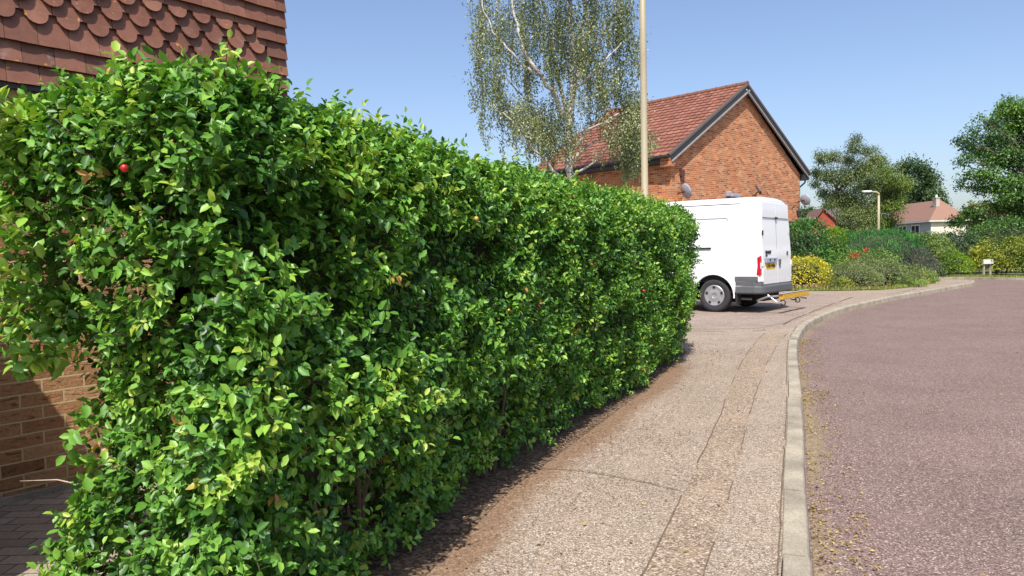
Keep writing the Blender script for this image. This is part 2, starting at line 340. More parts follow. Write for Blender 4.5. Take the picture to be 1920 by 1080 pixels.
# ------------------------------------------------------------------ the ground
def sheet(name, pts, z, mat, tri=True):
    bm = bmesh.new(); vs_ = [bm.verts.new((x, y, z)) for x, y in pts]; bm.faces.new(vs_)
    bmesh.ops.triangulate(bm, faces=bm.faces); bmesh.ops.recalc_face_normals(bm, faces=bm.faces)
    me = bpy.data.meshes.new(name); bm.to_mesh(me); bm.free()
    if sum(p.normal.z for p in me.polygons) < 0: me.flip_normals()
    me.materials.append(mat); o = bpy.data.objects.new(name, me); COL.objects.link(o); tag(o, kind='structure'); return o
def smooth_line(pts, per=8):
    P = [Vector((p[0], p[1])) for p in pts]; out = []
    for i in range(len(P)-1):
        p0 = P[max(i-1, 0)]; p1 = P[i]; p2 = P[i+1]; p3 = P[min(i+2, len(P)-1)]
        for k in range(per):
            t = k/per
            out.append(.5*((2*p1)+(p2-p0)*t+(2*p0-5*p1+4*p2-p3)*t*t+(3*p1-p0-3*p2+p3)*t**3))
    out.append(P[-1]); return out
def offset(line, d):
    out = []
    for i, p in enumerate(line):
        t = (line[min(i+1, len(line)-1)]-line[max(i-1, 0)]).normalized(); out.append(p + Vector((t.y, -t.x))*d)
    return out
ZR = -0.10
kerb_pts = [(-1.9,-4.5),(.15,.6),(1.07,2.95),(1.55,4.21),(2.33,6.24),(3.55,9.5),(4.32,11.4),(5.35,13.5),(6.9,15.9),(9.3,18.9),(11.75,21.5),(14.3,24.2),(16.1,26.1),(17.1,27.5),(17.5,28.5),(17.25,29.3),(16.4,29.9),(14.8,30.6),(12.5,31.4)]
KL = smooth_line(kerb_pts, 10)
sheet('ground', [(-400,-300),(900,-300),(900,1200),(-400,1200)], -0.16, m_grassg)
far_kerb = smooth_line([(13,33.0),(16.8,32.2),(19.0,31.2),(20.2,29.3),(23,27.6),(30,24),(45,16)], 8)
sheet('road', [(-3,-6),(60,-6),(60,16)]+[(p.x, p.y) for p in reversed(offset(far_kerb, 0))]+[(9,33.5),(9,31.0)]+[(-3,20)], ZR, m_road)
# pavement: raised sheet up to the back of the kerb
back = [(p.x, p.y) for p in KL]
sheet('pavement', back + [(-30, 31.4), (-30, -4.5)], 0.0, m_path)
sheet('driveway', [(2.45,12.6),(4.1,12.35),(5.2,13.6),(6.75,16.1),(8.0,17.9),(9.0,20.4),(8.6,23.0),(8.3,29),(-6,32),(-6,17.5)], 0.004, m_drive)
# trench reinstatement strip along the footpath with its tarred edges
sl_ = smooth_line([(-1.2,-1.2),(.16,2.1),(.51,2.98),(.90,3.96),(1.51,5.53),(2.54,8.29),(3.28,10.1),(4.0,11.7)], 6)
sr_ = smooth_line([(-.75,-1.2),(.44,2.1),(.76,2.97),(1.10,3.80),(1.87,5.85),(2.84,8.29),(3.62,10.1),(4.3,11.55)], 6)
def wob(p, a=.012, s=2.3, k=0): return Vector((p.x + a*noise.noise(Vector((p.x*s, p.y*s, k))), p.y + a*noise.noise(Vector((p.x*s, p.y*s, k+9)))))
sl_ = [wob(p, .018) for p in sl_]; sr_ = [wob(p, .018, 2.3, 4) for p in sr_]
sheet('trench_patch', [(p.x, p.y) for p in sl_]+[(p.x, p.y) for p in reversed(sr_)], 0.004, m_strip)
m_crack = plain('tar_joint', (.13, .095, .065), .9, 0, .4, 40)
def ribbon(name, line, w0, z, mat, gap=.35, seed=0):
    mb = MB(); L = offset(line, -w0/2); Rr = offset(line, w0/2)
    for i in range(len(line)-1):
        n = noise.noise(Vector((line[i].x*1.7, line[i].y*1.7, seed)))
        if n < -gap+.1: continue
        a, b, c, d = L[i], L[i+1], Rr[i+1], Rr[i]; mb.add([(a.x,a.y,z),(b.x,b.y,z),(c.x,c.y,z),(d.x,d.y,z)], [(3,2,1,0)])
    o = mb.build(name, mat); tag(o, kind='structure'); return o
def resamp(line, step=.06, a=.007, k=0):
    out = []
    for i in range(len(line)-1):
        n = max(1, int((line[i+1]-line[i]).length/step))
        for j in range(n): out.append(wob(line[i].lerp(line[i+1], j/n), a, 9, k))
    return out
ribbon('pavement_joint', resamp(sl_, k=1), .008, .008, m_crack, .3, 1)
ribbon('pavement_joint', resamp(sr_, k=2), .006, .008, m_crack, .1, 2)
ribbon('pavement_joint', resamp(smooth_line([(-.15,4.55),(.3,4.48),(.66,4.27),(.92,4.02)]), k=3), .008, .009, m_crack, .3, 3)
ribbon('pavement_joint', resamp(offset(KL[20:], -.012), .08, .008, 4), .007, .008, m_crack, .35, 4)
ribbon('pavement_joint', resamp(smooth_line([(2.6,12.3),(4.1,12.1),(5.3,13.9),(7.2,16.9),(9.2,19.9)]), .1, .02, 5), .03, .010, m_crack, .3, 5)
ribbon('pavement_joint', resamp(smooth_line([(8.6,20.9),(10.6,20.9),(12.6,23.0)]), .1, .02, 6), .03, .010, m_crack, .3, 6)
# kerb stones
def kerb(line, name, width=.115, st=.915, zt=.012, m=m_conc):
    cum = [0]
    for i in range(1, len(line)): cum.append(cum[-1] + (line[i]-line[i-1]).length)
    def at(s):
        s = min(max(s, 0), cum[-1]-1e-4)
        for i in range(len(line)-1):
            if cum[i+1] >= s:
                t = (s-cum[i])/max(cum[i+1]-cum[i], 1e-6); p = line[i].lerp(line[i+1], t); d = (line[i+1]-line[i]).normalized(); return p, Vector((d.y, -d.x))
    prof = [(0,-.2),(0,zt-.004),(.005,zt),(width-.022,zt),(width-.010,zt-.007),(width-.002,zt-.022),(width+.012,ZR-.04)]
    mb = MB(); s = 0
    while s < cum[-1]-.1:
        e = min(s+st-.012, cum[-1]); k = 5; dz = random.uniform(-.005, .005); dw = random.uniform(-.006, .006); v = []
        for j in range(k):
            p, n = at(s+(e-s)*j/(k-1))
            for o_, z in prof: v.append((p.x+n.x*(o_+dw), p.y+n.y*(o_+dw), z+dz))
        q = len(prof); f = [(j*q+i, j*q+i+1, (j+1)*q+i+1, (j+1)*q+i) for j in range(k-1) for i in range(q-1)]
        f += [tuple(range(q)), tuple(range((k-1)*q, k*q))[::-1]]
        mb.add(v, f); s += st
    o = mb.build(name, m); tag(o, kind='structure'); return o
kerb(KL, 'kerb')
kerb([p for p in reversed(far_kerb)], 'far_kerb', zt=.0)
# verge and planting bed beyond the road
fk = [(p.x, p.y) for p in far_kerb]
sheet('verge', [(p[0], p[1]+.1) for p in fk] + [(300,16),(300,300),(-30,300),(-30,33.1)], -0.01, m_grassg)
sheet('planting_bed', [(8.5,23.35),(10.1,22.8),(11.4,22.9),(12.6,23.7),(14.3,25.5),(15.9,27.6),(15.6,28.6),(13.0,30.2),(8.6,31)], 0.02, m_soil)
sheet('hedge_soil', [(-1.30,2.05),(-.75,1.7),(-.42,2.9),(-.02,4.15),(.62,5.6),(1.34,7.25),(2.3,9.75),(1.1,10.3),(-.2,8.0),(-1.15,4.2),(-1.42,3.0)], 0.006, m_soil)
# debris zone swept along the foot of the hedge (irregular outer edge)
hb = resamp(smooth_line([(-.9,1.5),(-.45,2.9),(-.05,4.15),(.6,5.6),(1.32,7.25),(2.25,9.6),(2.5,10.6)]), .1, 0)
def dirt_strip(name, line, w, z, mat, n=8, prof=None):
    mb = MB(); V = []; A = []; rows = [offset(line, w*j/n) for j in range(n+1)]
    for j in range(n+1):
        for i, p in enumerate(rows[j]): V.append((p.x, p.y, z)); A.append(min(1, (len(line)-1-i)/14)*(prof or (lambda t: 1-t))(j/n) * (1 + .5*noise.noise(Vector((p.x*1.1, p.y*1.1, 2)))))
    m = len(line); F = [(j*m+i, (j+1)*m+i, (j+1)*m+i+1, j*m+i+1) for j in range(n) for i in range(m-1)]
    me = bpy.data.meshes.new(name); me.from_pydata(V, [], F)
    if me.polygons[0].normal.z < 0: me.flip_normals()
    a = me.attributes.new('dirt', 'FLOAT', 'POINT'); a.data.foreach_set('value', np.array(A, dtype=np.float32)); me.materials.append(mat)
    o = bpy.data.objects.new(name, me); COL.objects.link(o); tag(o, kind='structure')
dirt_strip('pavement_debris', hb[:-4], .42, .0022, m_pathdirt, 8, lambda t: (1-t)**1.2*.80)
# garden paving between the brown brick wall and the hedge
gp = sheet('garden_paving', [(-6.5,-2.2),(-2.2,-2.2),(-1.05,2.3),(-.75,4.0),(.3,9.5),(.4,11.0),(-.9,10.0)], 0.011, m_paver)

# ------------------------------------------------------------------ foliage helpers
def rand_dirs(n): return unit(rng.normal(size=(n, 3)))
def fbm(P, s, seed=0):
    return np.array([noise.noise(Vector((p[0]*s+seed, p[1]*s, p[2]*s))) for p in P])

# ------------------------------------------------------------------ foreground hedge
HF = smooth_line([(-.80,1.98),(-.39,3.0),(.04,4.2),(.68,5.62),(1.41,7.24),(2.42,9.62)], 20)
hcum = np.concatenate([[0], np.cumsum([(HF[i+1]-HF[i]).length for i in range(len(HF)-1)])]); HL = hcum[-1]
hx = np.array([p.x for p in HF]); hy = np.array([p.y for p in HF]); HW = 1.12; HT = 1.89
def hframe(s):
    x = np.interp(s, hcum, hx); y = np.interp(s, hcum, hy); d = .15
    tx = np.interp(s+d, hcum, hx) - np.interp(s-d, hcum, hx); ty = np.interp(s+d, hcum, hy) - np.interp(s-d, hcum, hy)
    k = np.hypot(tx, ty); return x, y, tx/k, ty/k
def hedge_surface(n, face):
    r = .34; s = rng.random(n)*HL; u = rng.random(n)*HW; z = .04+rng.random(n)*(HT-.04); ns = np.zeros(n); nu = np.zeros(n); nz = np.zeros(n)
    if face == 'front': u[:] = 0; nu[:] = -1
    elif face == 'back': u[:] = HW; nu[:] = 1
    elif face == 'top': z[:] = HT; nz[:] = 1
    elif face == 'near': s[:] = 0; ns[:] = -1
    elif face == 'far': s[:] = HL; ns[:] = 1
    # rounding of edges towards top and the two ends
    def rd(dist, r): t = np.clip((r-dist)/r, 0, 1); return r*(1-np.sqrt(np.maximum(1-t*t, 0)))*.9, t
    if face in ('front', 'back'):
        a, ta = rd(HT-z, r); b, tb = rd(s, .24); c, tc_ = rd(HL-s, .16); und = np.where(z < .9, .20*((.9-z)/.9)**1.1, 0)
        inn = a+b+c+und; u = u + np.where(nu < 0, inn, -inn); nz = nz+ta*1.1; ns = ns - tb*1.1 + tc_*1.1
    elif face == 'top':
        a, ta = rd(u, r); b, tb = rd(HW-u, r); c, tc_ = rd(s, .20); d, td = rd(HL-s, .35)
        z = z-(a+b+c+d); nu = nu-ta+tb; ns = ns-tc_+td
    else:
        a, ta = rd(HT-z, r*.9); b, tb = rd(u, .38); c, tc_ = rd(HW-u, .22); und = np.where(z < .8, .03*((.8-z)/.8), 0)
        sgn = 1 if face == 'near' else -1
        s = s + sgn*(a+b+c+und); nz = nz+ta; nu = nu-tb+tc_
    return s, u, z, ns, nu, nz
def h_to_world(s, u, z):
    sk = np.interp(z, [.25, .75, 1.35], [.26, .52, .10]); s = s + sk*np.clip(u, 0, 2)*np.clip(1-s/3.5, 0, 1)
    x, y, tx, ty = hframe(np.clip(s, 0, HL)); ex = s-np.clip(s, 0, HL)
    return np.stack([x+tx*ex-ty*u, y+ty*ex+tx*u, z], 1), tx, ty
def build_hedge():
    root = empty('hedge', (0.3, 5.6, 0)); root_inv = Vector((0.3, 5.6, 0))
    P_, D_, N_l, L_, R_ = [], [], [], [], []
    tw = MB()
    spec = {'front': (1.90*HL, 640), 'top': (HW*HL, 600), 'near': (HW*1.9, 950), 'far': (HW*1.9, 230), 'back': (1.9*HL, 80)}
    passes = [(f_, a_, d_, 0) for f_, (a_, d_) in spec.items()] + [(f_, spec[f_][0], 190, 1) for f_ in ('front', 'top', 'near')]
    for face, area, dens, inner in passes:
        n = int(area*dens); s, u, z, ns, nu, nz = hedge_surface(n, face)
        W, tx, ty = h_to_world(s, u, z)
        nor = unit(np.stack([tx*ns-ty*nu, ty*ns+tx*nu, nz], 1))
        big = fbm(W, 1.1, 3); med = fbm(W, 3.4, 11); sm = fbm(W, 8.0, 23)
        amp = np.where((np.array([face in ('front', 'near', 'far')]*n)) & (z < 1.5), .85, .3); W = W + nor*((big*.10 + med*.13 + sm*.08)*amp)[:, None]; W[:, 2] += (z > 1.2)*.05*np.clip(1-s/1.2, 0, 1)
        if face in ('front', 'near', 'far') and not inner:      # thin, gappy places low on the faces
            keep = (med + .6*sm + .22*rng.normal(size=n)) > (-.27 + .12*np.clip((.9-z)/.9, 0, 1)) - .34*(z > 1.45) - .12*(face == 'near'); W = W[keep]; nor = nor[keep]; med = med[keep]; z = z[keep]; n = len(W)
        depth = np.minimum(rng.exponential(.065, n), .30) if not inner else .20+.20*rng.random(n)
        B = W - nor*(depth+.03)[:, None]
        topness = np.clip((z-1.5)/.4, 0, 1)
        sd_ = unit(nor*.75 + np.array([0, 0, .55]) + rng.normal(size=(n, 3))*.42)
        slen = .05+.07*rng.random(n)
        if face != 'top':                          # some long soft shoots
            ll = rng.random(n) < .012; slen[ll] += .05
        else:
            ll = rng.random(n) < .01; slen[ll] += .02; sd_ = unit(sd_+rng.normal(size=(n, 3))*.5*np.array([1, 1, .2])); slen *= .6
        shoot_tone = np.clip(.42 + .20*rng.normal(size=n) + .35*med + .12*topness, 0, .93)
        yl = rng.random(n) < .008; shoot_tone[yl] = .97
        m = 8
        for k in range(m):
            t = (k+.6)/m; c = B + sd_*(slen*t)[:, None]
            if k == m-1: ld = sd_ + rng.normal(size=(n, 3))*.3
            else:
                a = rng.normal(size=(n, 3)); side = unit(np.cross(sd_, a)); ld = sd_*.35 + side*.9 + np.array([0, 0, -.12])
            ln = nor*.45 + np.array([0, 0, .75]) + rng.normal(size=(n, 3))*.45 + sd_*.2
            P_.append(c); D_.append(ld); N_l.append(ln)
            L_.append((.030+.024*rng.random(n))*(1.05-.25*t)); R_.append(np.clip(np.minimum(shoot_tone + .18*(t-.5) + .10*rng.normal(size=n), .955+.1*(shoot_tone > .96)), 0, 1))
        if face in ('front', 'near', 'top') or inner:
            for i in rng.choice(n, min(n, 900), replace=False):
                tw.tube([B[i]-nor[i]*.06, B[i], B[i]+sd_[i]*slen[i]*.9], [.0028, .0022, .0012], 3, False)
    # long loose sprays on the near-left end reaching over towards the brick wall
    spr = [(-1.62,2.62,1.0,-.60,.35,-.02,.30),(-1.60,2.60,1.05,-.5,.4,.15,.30),(-1.66,2.7,1.12,-.7,.25,.0,.42),(-1.6,2.5,1.22,-.7,.2,.1,.40),(-1.65,2.75,1.35,-.8,.2,.0,.40),(-1.62,2.6,1.5,-.7,.1,.2,.36),
           (-1.7,2.8,1.62,-.8,.1,.25,.34),(-1.55,2.4,1.42,-.6,-.1,.2,.30),(-1.5,2.35,1.75,-.5,-.1,.4,.28),(-1.45,2.6,.62,-.6,.2,.1,.12),(-1.40,2.6,.30,-.6,.1,.1,.14),(-1.42,2.65,.12,-.5,.1,.15,.12),
           (-1.5,2.7,.75,-.6,.3,.15,.14),(-1.72,2.9,1.18,-.6,.5,-.1,.36),(-1.68,2.8,1.26,-.8,.1,-.2,.36),(-1.6,2.7,1.7,-.7,.2,.1,.32)]
    spr2 = []
    for q in spr:
        spr2.append(q)
        for _ in range(5): spr2.append((q[0]+random.uniform(-.08,.06), q[1]+random.uniform(-.1,.1), q[2]+random.uniform(-.09,.09), q[3]+random.uniform(-.3,.3), q[4]+random.uniform(-.3,.3), q[5]+random.uniform(-.2,.3), q[6]*random.uniform(.5,.95)))
    for (x, y, z, dx, dy, dz, ln) in spr2:
        d = Vector((dx, dy, dz)).normalized(); b = Vector((x, y, z)); pts = [b-d*.12, b, b+d*ln*.5+Vector((0,0,-.005)), b+d*ln+Vector((0, 0, -.04))]
        tw.tube(pts[1:], [.0018, .0014, .0008], 4, False)
        m = int(ln/.013); tone = random.uniform(.45, .92)
        for k in range(m):
            t = (k+1)/m; c = b.lerp(pts[2], t*2) if t < .5 else pts[2].lerp(pts[3], t*2-1)
            a = Vector(rng.normal(size=3)); side = d.cross(a).normalized()
            P_.append(np.array([c])); D_.append(np.array([d*.45+side*.8])); N_l.append(np.array([Vector((0, -.35, .8))+Vector(rng.normal(size=3))*.35]))
            L_.append(np.array([random.uniform(.038, .062)])); R_.append(np.array([min(.96, max(0, tone+random.uniform(-.1, .12)))]))
    P = np.concatenate(P_); D = np.concatenate(D_); Nn = np.concatenate(N_l); L = np.concatenate(L_); Rn = np.concatenate(R_)
    ok = P[:, 2] > .015; P, D, Nn, L, Rn = P[ok], D[ok], Nn[ok], L[ok], Rn[ok]
    P = P - np.array(root_inv)
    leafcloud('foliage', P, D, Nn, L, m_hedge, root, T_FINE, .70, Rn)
    o = tw.build('twigs', m_twig, root, recalc=False); o.matrix_parent_inverse = Matrix.Translation(-root_inv)
    # woody inside: stems from the soil and a solid dark core added so no light leaks through
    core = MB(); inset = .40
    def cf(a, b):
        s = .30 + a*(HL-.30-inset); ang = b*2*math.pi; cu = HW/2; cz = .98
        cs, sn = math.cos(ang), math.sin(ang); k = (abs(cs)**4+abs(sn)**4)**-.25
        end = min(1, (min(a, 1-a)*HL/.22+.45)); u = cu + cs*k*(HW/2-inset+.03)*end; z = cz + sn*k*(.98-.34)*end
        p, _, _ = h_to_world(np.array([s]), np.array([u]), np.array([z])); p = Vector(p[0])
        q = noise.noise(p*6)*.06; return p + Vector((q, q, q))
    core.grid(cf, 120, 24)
    o = core.build('branches', m_core, root, smooth=True); o.matrix_parent_inverse = Matrix.Translation(-root_inv)  # one closed dark core, no single branches modelled
    st = MB()
    for i in range(150):
        s = .7+rng.random()*(HL-.9); u = .25+rng.random()*(HW-.55); p, tx, ty = h_to_world(np.array([s]), np.array([u]), np.array([0.])); p = Vector(p[0])
        q = p + Vector((random.uniform(-.18,.18), random.uniform(-.18,.18), random.uniform(.5,1.1))); mid = p.lerp(q, .5)+Vector((random.uniform(-.06,.06), random.uniform(-.06,.06), 0))
        st.tube([p-Vector((0,0,.02)), mid, q], [.011, .008, .005], 5, False)
    o = st.build('stems', m_twig, root, recalc=False); o.matrix_parent_inverse = Matrix.Translation(-root_inv)
    # a bare pale twig poking out low on the near end, and a few plums
    bt = MB(); bt.tube([(-1.50,2.66,.44),(-1.60,2.72,.50),(-1.72,2.74,.52),(-1.90,2.80,.50)], [.004,.003,.0025,.0015], 5)
    bt.tube([(-1.50,2.9,.30),(-1.62,3.0,.27),(-1.78,3.1,.18)], [.003,.0025,.0015], 5)
    o = bt.build('bare_twig', m_twigpale, root, smooth=True); o.matrix_parent_inverse = Matrix.Translation(-root_inv)
    for (x, y, z, r, mm, lab) in [(-1.045,2.02,1.585,.011,m_plum,'red plum'),(-.16,3.46,1.50,.011,m_plumy,'yellow plum'),(-.02,3.96,1.03,.010,m_plumy,None),(1.18,6.62,.98,.014,m_plum,None)]:
        s = MB(); s.lathe([(0,-r),(r*.5,-r*.88),(r*.87,-r*.5),(r,0),(r*.87,r*.5),(r*.5,r*.88),(0,r*.9)], (x, y, z), (.2,.1,1), 14)
        o = s.build('plum', mm, root, smooth=True); o.matrix_parent_inverse = Matrix.Translation(-root_inv)
        if lab: o['label'] = lab
    tag(root, 'long thick green leafy hedge running along the pavement in the foreground', 'hedge')
build_hedge()

# litter: along the hedge foot, in the gutter, scattered on the pavement
def litter(name, line, n, w0, w1, z, mat, size, label, cat='leaf litter', rndfn=None):
    cum = np.concatenate([[0], np.cumsum([(line[i+1]-line[i]).length for i in range(len(line)-1)])]); X = np.array([p.x for p in line]); Y = np.array([p.y for p in line])
    s = rng.random(n*3)*cum[-1]; cl = np.array([noise.noise(Vector((q*1.1, 5, 0))) for q in s]) + .25*rng.normal(size=n*3); s = s[cl > 0][:n]; k = len(s)
    x = np.interp(s, cum, X); y = np.interp(s, cum, Y); tx = np.interp(s+.1, cum, X)-np.interp(s-.1, cum, X); ty = np.interp(s+.1, cum, Y)-np.interp(s-.1, cum, Y); q = np.hypot(tx, ty)+1e-9
    d = w0 + (w1-w0)*rng.random(k)**1.8
    P = np.stack([x+ty/q*d, y-tx/q*d, np.full(k, z)+rng.random(k)*.006], 1)
    D = rng.normal(size=(k, 3)); D[:, 2] *= .22; Nn = np.tile([0, 0, 1.], (k, 1))+rng.normal(size=(k, 3))*.28
    o = leafcloud(name, P, D, Nn, size*(.5+rng.random(k)), mat, None, T_MID, .55); tag(o, label, cat, kind='stuff'); return o
KR = offset(KL, .14)
dirt_strip('gutter_dirt', offset(KL, .13), .34, ZR+.0025, m_roaddirt, 8, lambda t: (1-t)*.5)
litter('gutter_litter', KR[22:62], 1700, .0, .28, ZR+.008, m_litter, .020, 'dry yellow leaf litter lying in the gutter against the kerb')
litter('hedge_litter', hb, 4200, -.05, .75, .012, m_brownlitter, .014, 'brown twig and leaf crumbs strewn along the foot of the hedge')
def fallen(n, region, z, size, mat, label, name):
    P = []; 
    while len(P) < n:
        x = random.uniform(region[0], region[1]); y = region[2] + (region[3]-region[2])*random.random()**1.5; P.append((x + .36*y if z > -.05 else x + .38*y, y, z))
    P = np.array(P); k = len(P); D = rng.normal(size=(k, 3)); D[:, 2] *= .3
    o = leafcloud(name, P, D, np.tile([0, 0, 1.], (k, 1))+rng.normal(size=(k, 3))*.5, size*(.5+rng.random(k)), mat, None, T_MID, .6); tag(o, label, 'fallen leaves', kind='stuff')
fallen(70, (-1.1, -.1, 2.5, 12), .013, .028, m_litter, 'scattered fallen leaves on the pavement beside the hedge', 'pavement_leaves')
fallen(60, (.3, 3.0, 2.6, 13), ZR+.006, .026, m_litter, 'scattered fallen leaves on the pinkish road', 'road_leaves')

# ------------------------------------------------------------------ brown brick house with hung tiles (left)
def left_house():
    t0 = 1.925; org = (-2.85+.616*t0, 4.02+.788*t0, 0)
    root = empty('brick_house', org, math.atan2(-.788, -.616)); LN = 7.6; DP = 6.0
    # local: x along the wall towards the camera, y outwards (towards hedge), z up
    wl = MB(); wl.box(0, LN, -DP, 0, -.1, 2.33); wl.build('wall', m_brickL, root)
    fo = MB(); fo.box(2.0-.9, LN, .003, .035, -.05, .045); fo.build('plinth', m_conc, root)
    up = MB(); up.box(-.005, LN, -DP, .022, 2.36, 4.95); up.build('upper_wall', m_tile, root)
    sf = MB(); sf.box(-.02, LN, -.001, .036, 2.30, 2.34); sf.build('tilting_batten', m_darktrim, root)
    # individually modelled hung tiles; rows 3, 4, 5 are club tiles
    TW, TG = .165, .115; mb = MB(); att = []
    def tile(x, zb, club, wd=TW, lift=0, tone=0):
        hw = wd/2-.0015; th = .015; yb = .056+lift+random.uniform(-.0015, .0015); yt = .022; ztop = zb+.175
        if club:
            prof = [(-hw, ztop), (-hw, zb+.070)]
            prof.append((-.062, zb+.068))
            for k in range(9):
                a = math.pi*(1+k/8); prof.append((.061*math.cos(a), zb+.062+.062*math.sin(a)))
            prof += [(.062, zb+.068), (hw, zb+.070), (hw, ztop)]
        else:
            j = random.uniform(-.0015, .0015); prof = [(-hw, ztop), (-hw, zb+j), (-hw*.4, zb+j-.0012), (hw*.4, zb-j-.0012), (hw, zb-j), (hw, ztop)]
        rot = random.uniform(-.006, .006); pts = []
        for px, pz in prof:
            f = (pz-zb)/(ztop-zb); bow = .007*(1-(px/hw)**2)*(1-f)
            pts.append(Vector((x+px+rot*(pz-zb), yb+(yt-yb)*f+bow, pz)))
        n = len(pts); v = pts+[p+Vector((0, -th, 0)) for p in pts]; nf = len(mb.f)
        # front as strip pairs from both sides
        f = []; i, j = 0, n-1
        while j-i > 2: f.append((i, i+1, j-1, j)); i += 1; j -= 1
        if j-i == 2: f.append((i, i+1, j))
        f += [(k, k+n, (k+1) % n+n, (k+1) % n) for k in range(n)]
        mb.add(v, f); att.extend([min(1, max(0, random.gauss(.5, .25)+tone))]*(len(mb.f)-nf))
    for r in range(22):
        zb = 2.33+r*TG; off = (r % 2)*TW/2; x = -.012+TW/2 - off
        club = 3 <= r <= 5
        while x < LN:
            left = x-TW/2
            if left < -.02: tile(-.012+TW*.25, zb, False, TW*.5)
            else: tile(x, zb, club and x > .22, TW, 0, 0)
            x += TW
    mb.build('hung_tiles', m_tile, root, attr=att, recalc=False)
    # roof, gutter and fascia above the picture
    rf = MB(); a, b = -.35, LN+.35
    for y0, z0, y1, z1 in [(.35, 4.86, -DP/2, 7.1), (-DP-.35, 4.86, -DP/2, 7.1)]:
        pass
    rf.prism([(a,.35,4.86),(a,-DP/2,7.1),(a,-DP-.35,4.86),(a,-DP-.35,4.76),(a,-DP/2,6.98),(a,.35,4.76)], (b-a, 0, 0)); rf.build('roof', m_roofb, root)
    gb = MB(); gb.prism([(0,0,4.95),(0,-DP/2,6.95),(0,-DP,4.95)], (LN, 0, 0)); gb.build('gable', m_brickL, root)
    gt = MB(); gt.tube([(a,.40,4.74),(b,.40,4.74)], .055, 10); gt.build('gutter', m_darktrim, root)
    # unseen projecting block, added and sized to cast the slanting wall shadow
    X0 = CASTER_X; pr = MB(); pr.box(X0+.12, X0+3.3, .004, 1.52, -.05, CASTER_H-.1); pr.build('projecting_wall', m_brickL, root)
    pf = MB(); pf.box(X0, X0+3.5, .004, CASTER_W, CASTER_H-.1, CASTER_H); pf.build('caster_roof', m_darktrim, root)
    tag(root, 'brown brick house with scalloped clay tiles hung above, behind the foreground hedge', 'house')
CASTER_X, CASTER_H, CASTER_W = 2.735, 2.40, 1.84
left_house()

# ------------------------------------------------------------------ orange brick house behind the van
GAN = math.atan2(.6783, .7348); GO = (5.39, 25.7, 0)
def roof_rows(mb, att, A, u, up, nrm, width, slope, rows, pitch=.30):
    # A: lower left corner, u: along the eave, up: up the slope, nrm: roof normal ; overlapping waved tile rows
    rl = slope/rows; nc = int(width/pitch); sub = 4
    for r in range(rows):
        for c in range(nc):
            tone = random.gauss(.5, .2) + .25*noise.noise(Vector((c*.2, r*.25, 0))); x0 = c*pitch; v = []
            for k in range(sub+1):
                x = x0+pitch*k/sub; h = .024*max(0, math.cos(2*math.pi*k/sub)); x += 0 if k < sub else -.004
                for q, hh in ((r*rl-.02, .052), ((r+1)*rl+.02, .018)): v.append(A+u*x+up*q+nrm*(h+hh))
                v.append(A+u*x+up*(r*rl-.02)+nrm*(h+.02))
            f = []
            for k in range(sub): a = k*3; f += [(a, a+3, a+4, a+1), (a+2, a+5, a+3, a)]
            mb.add(v, f); att.extend([min(1, max(0, tone))]*len(f))
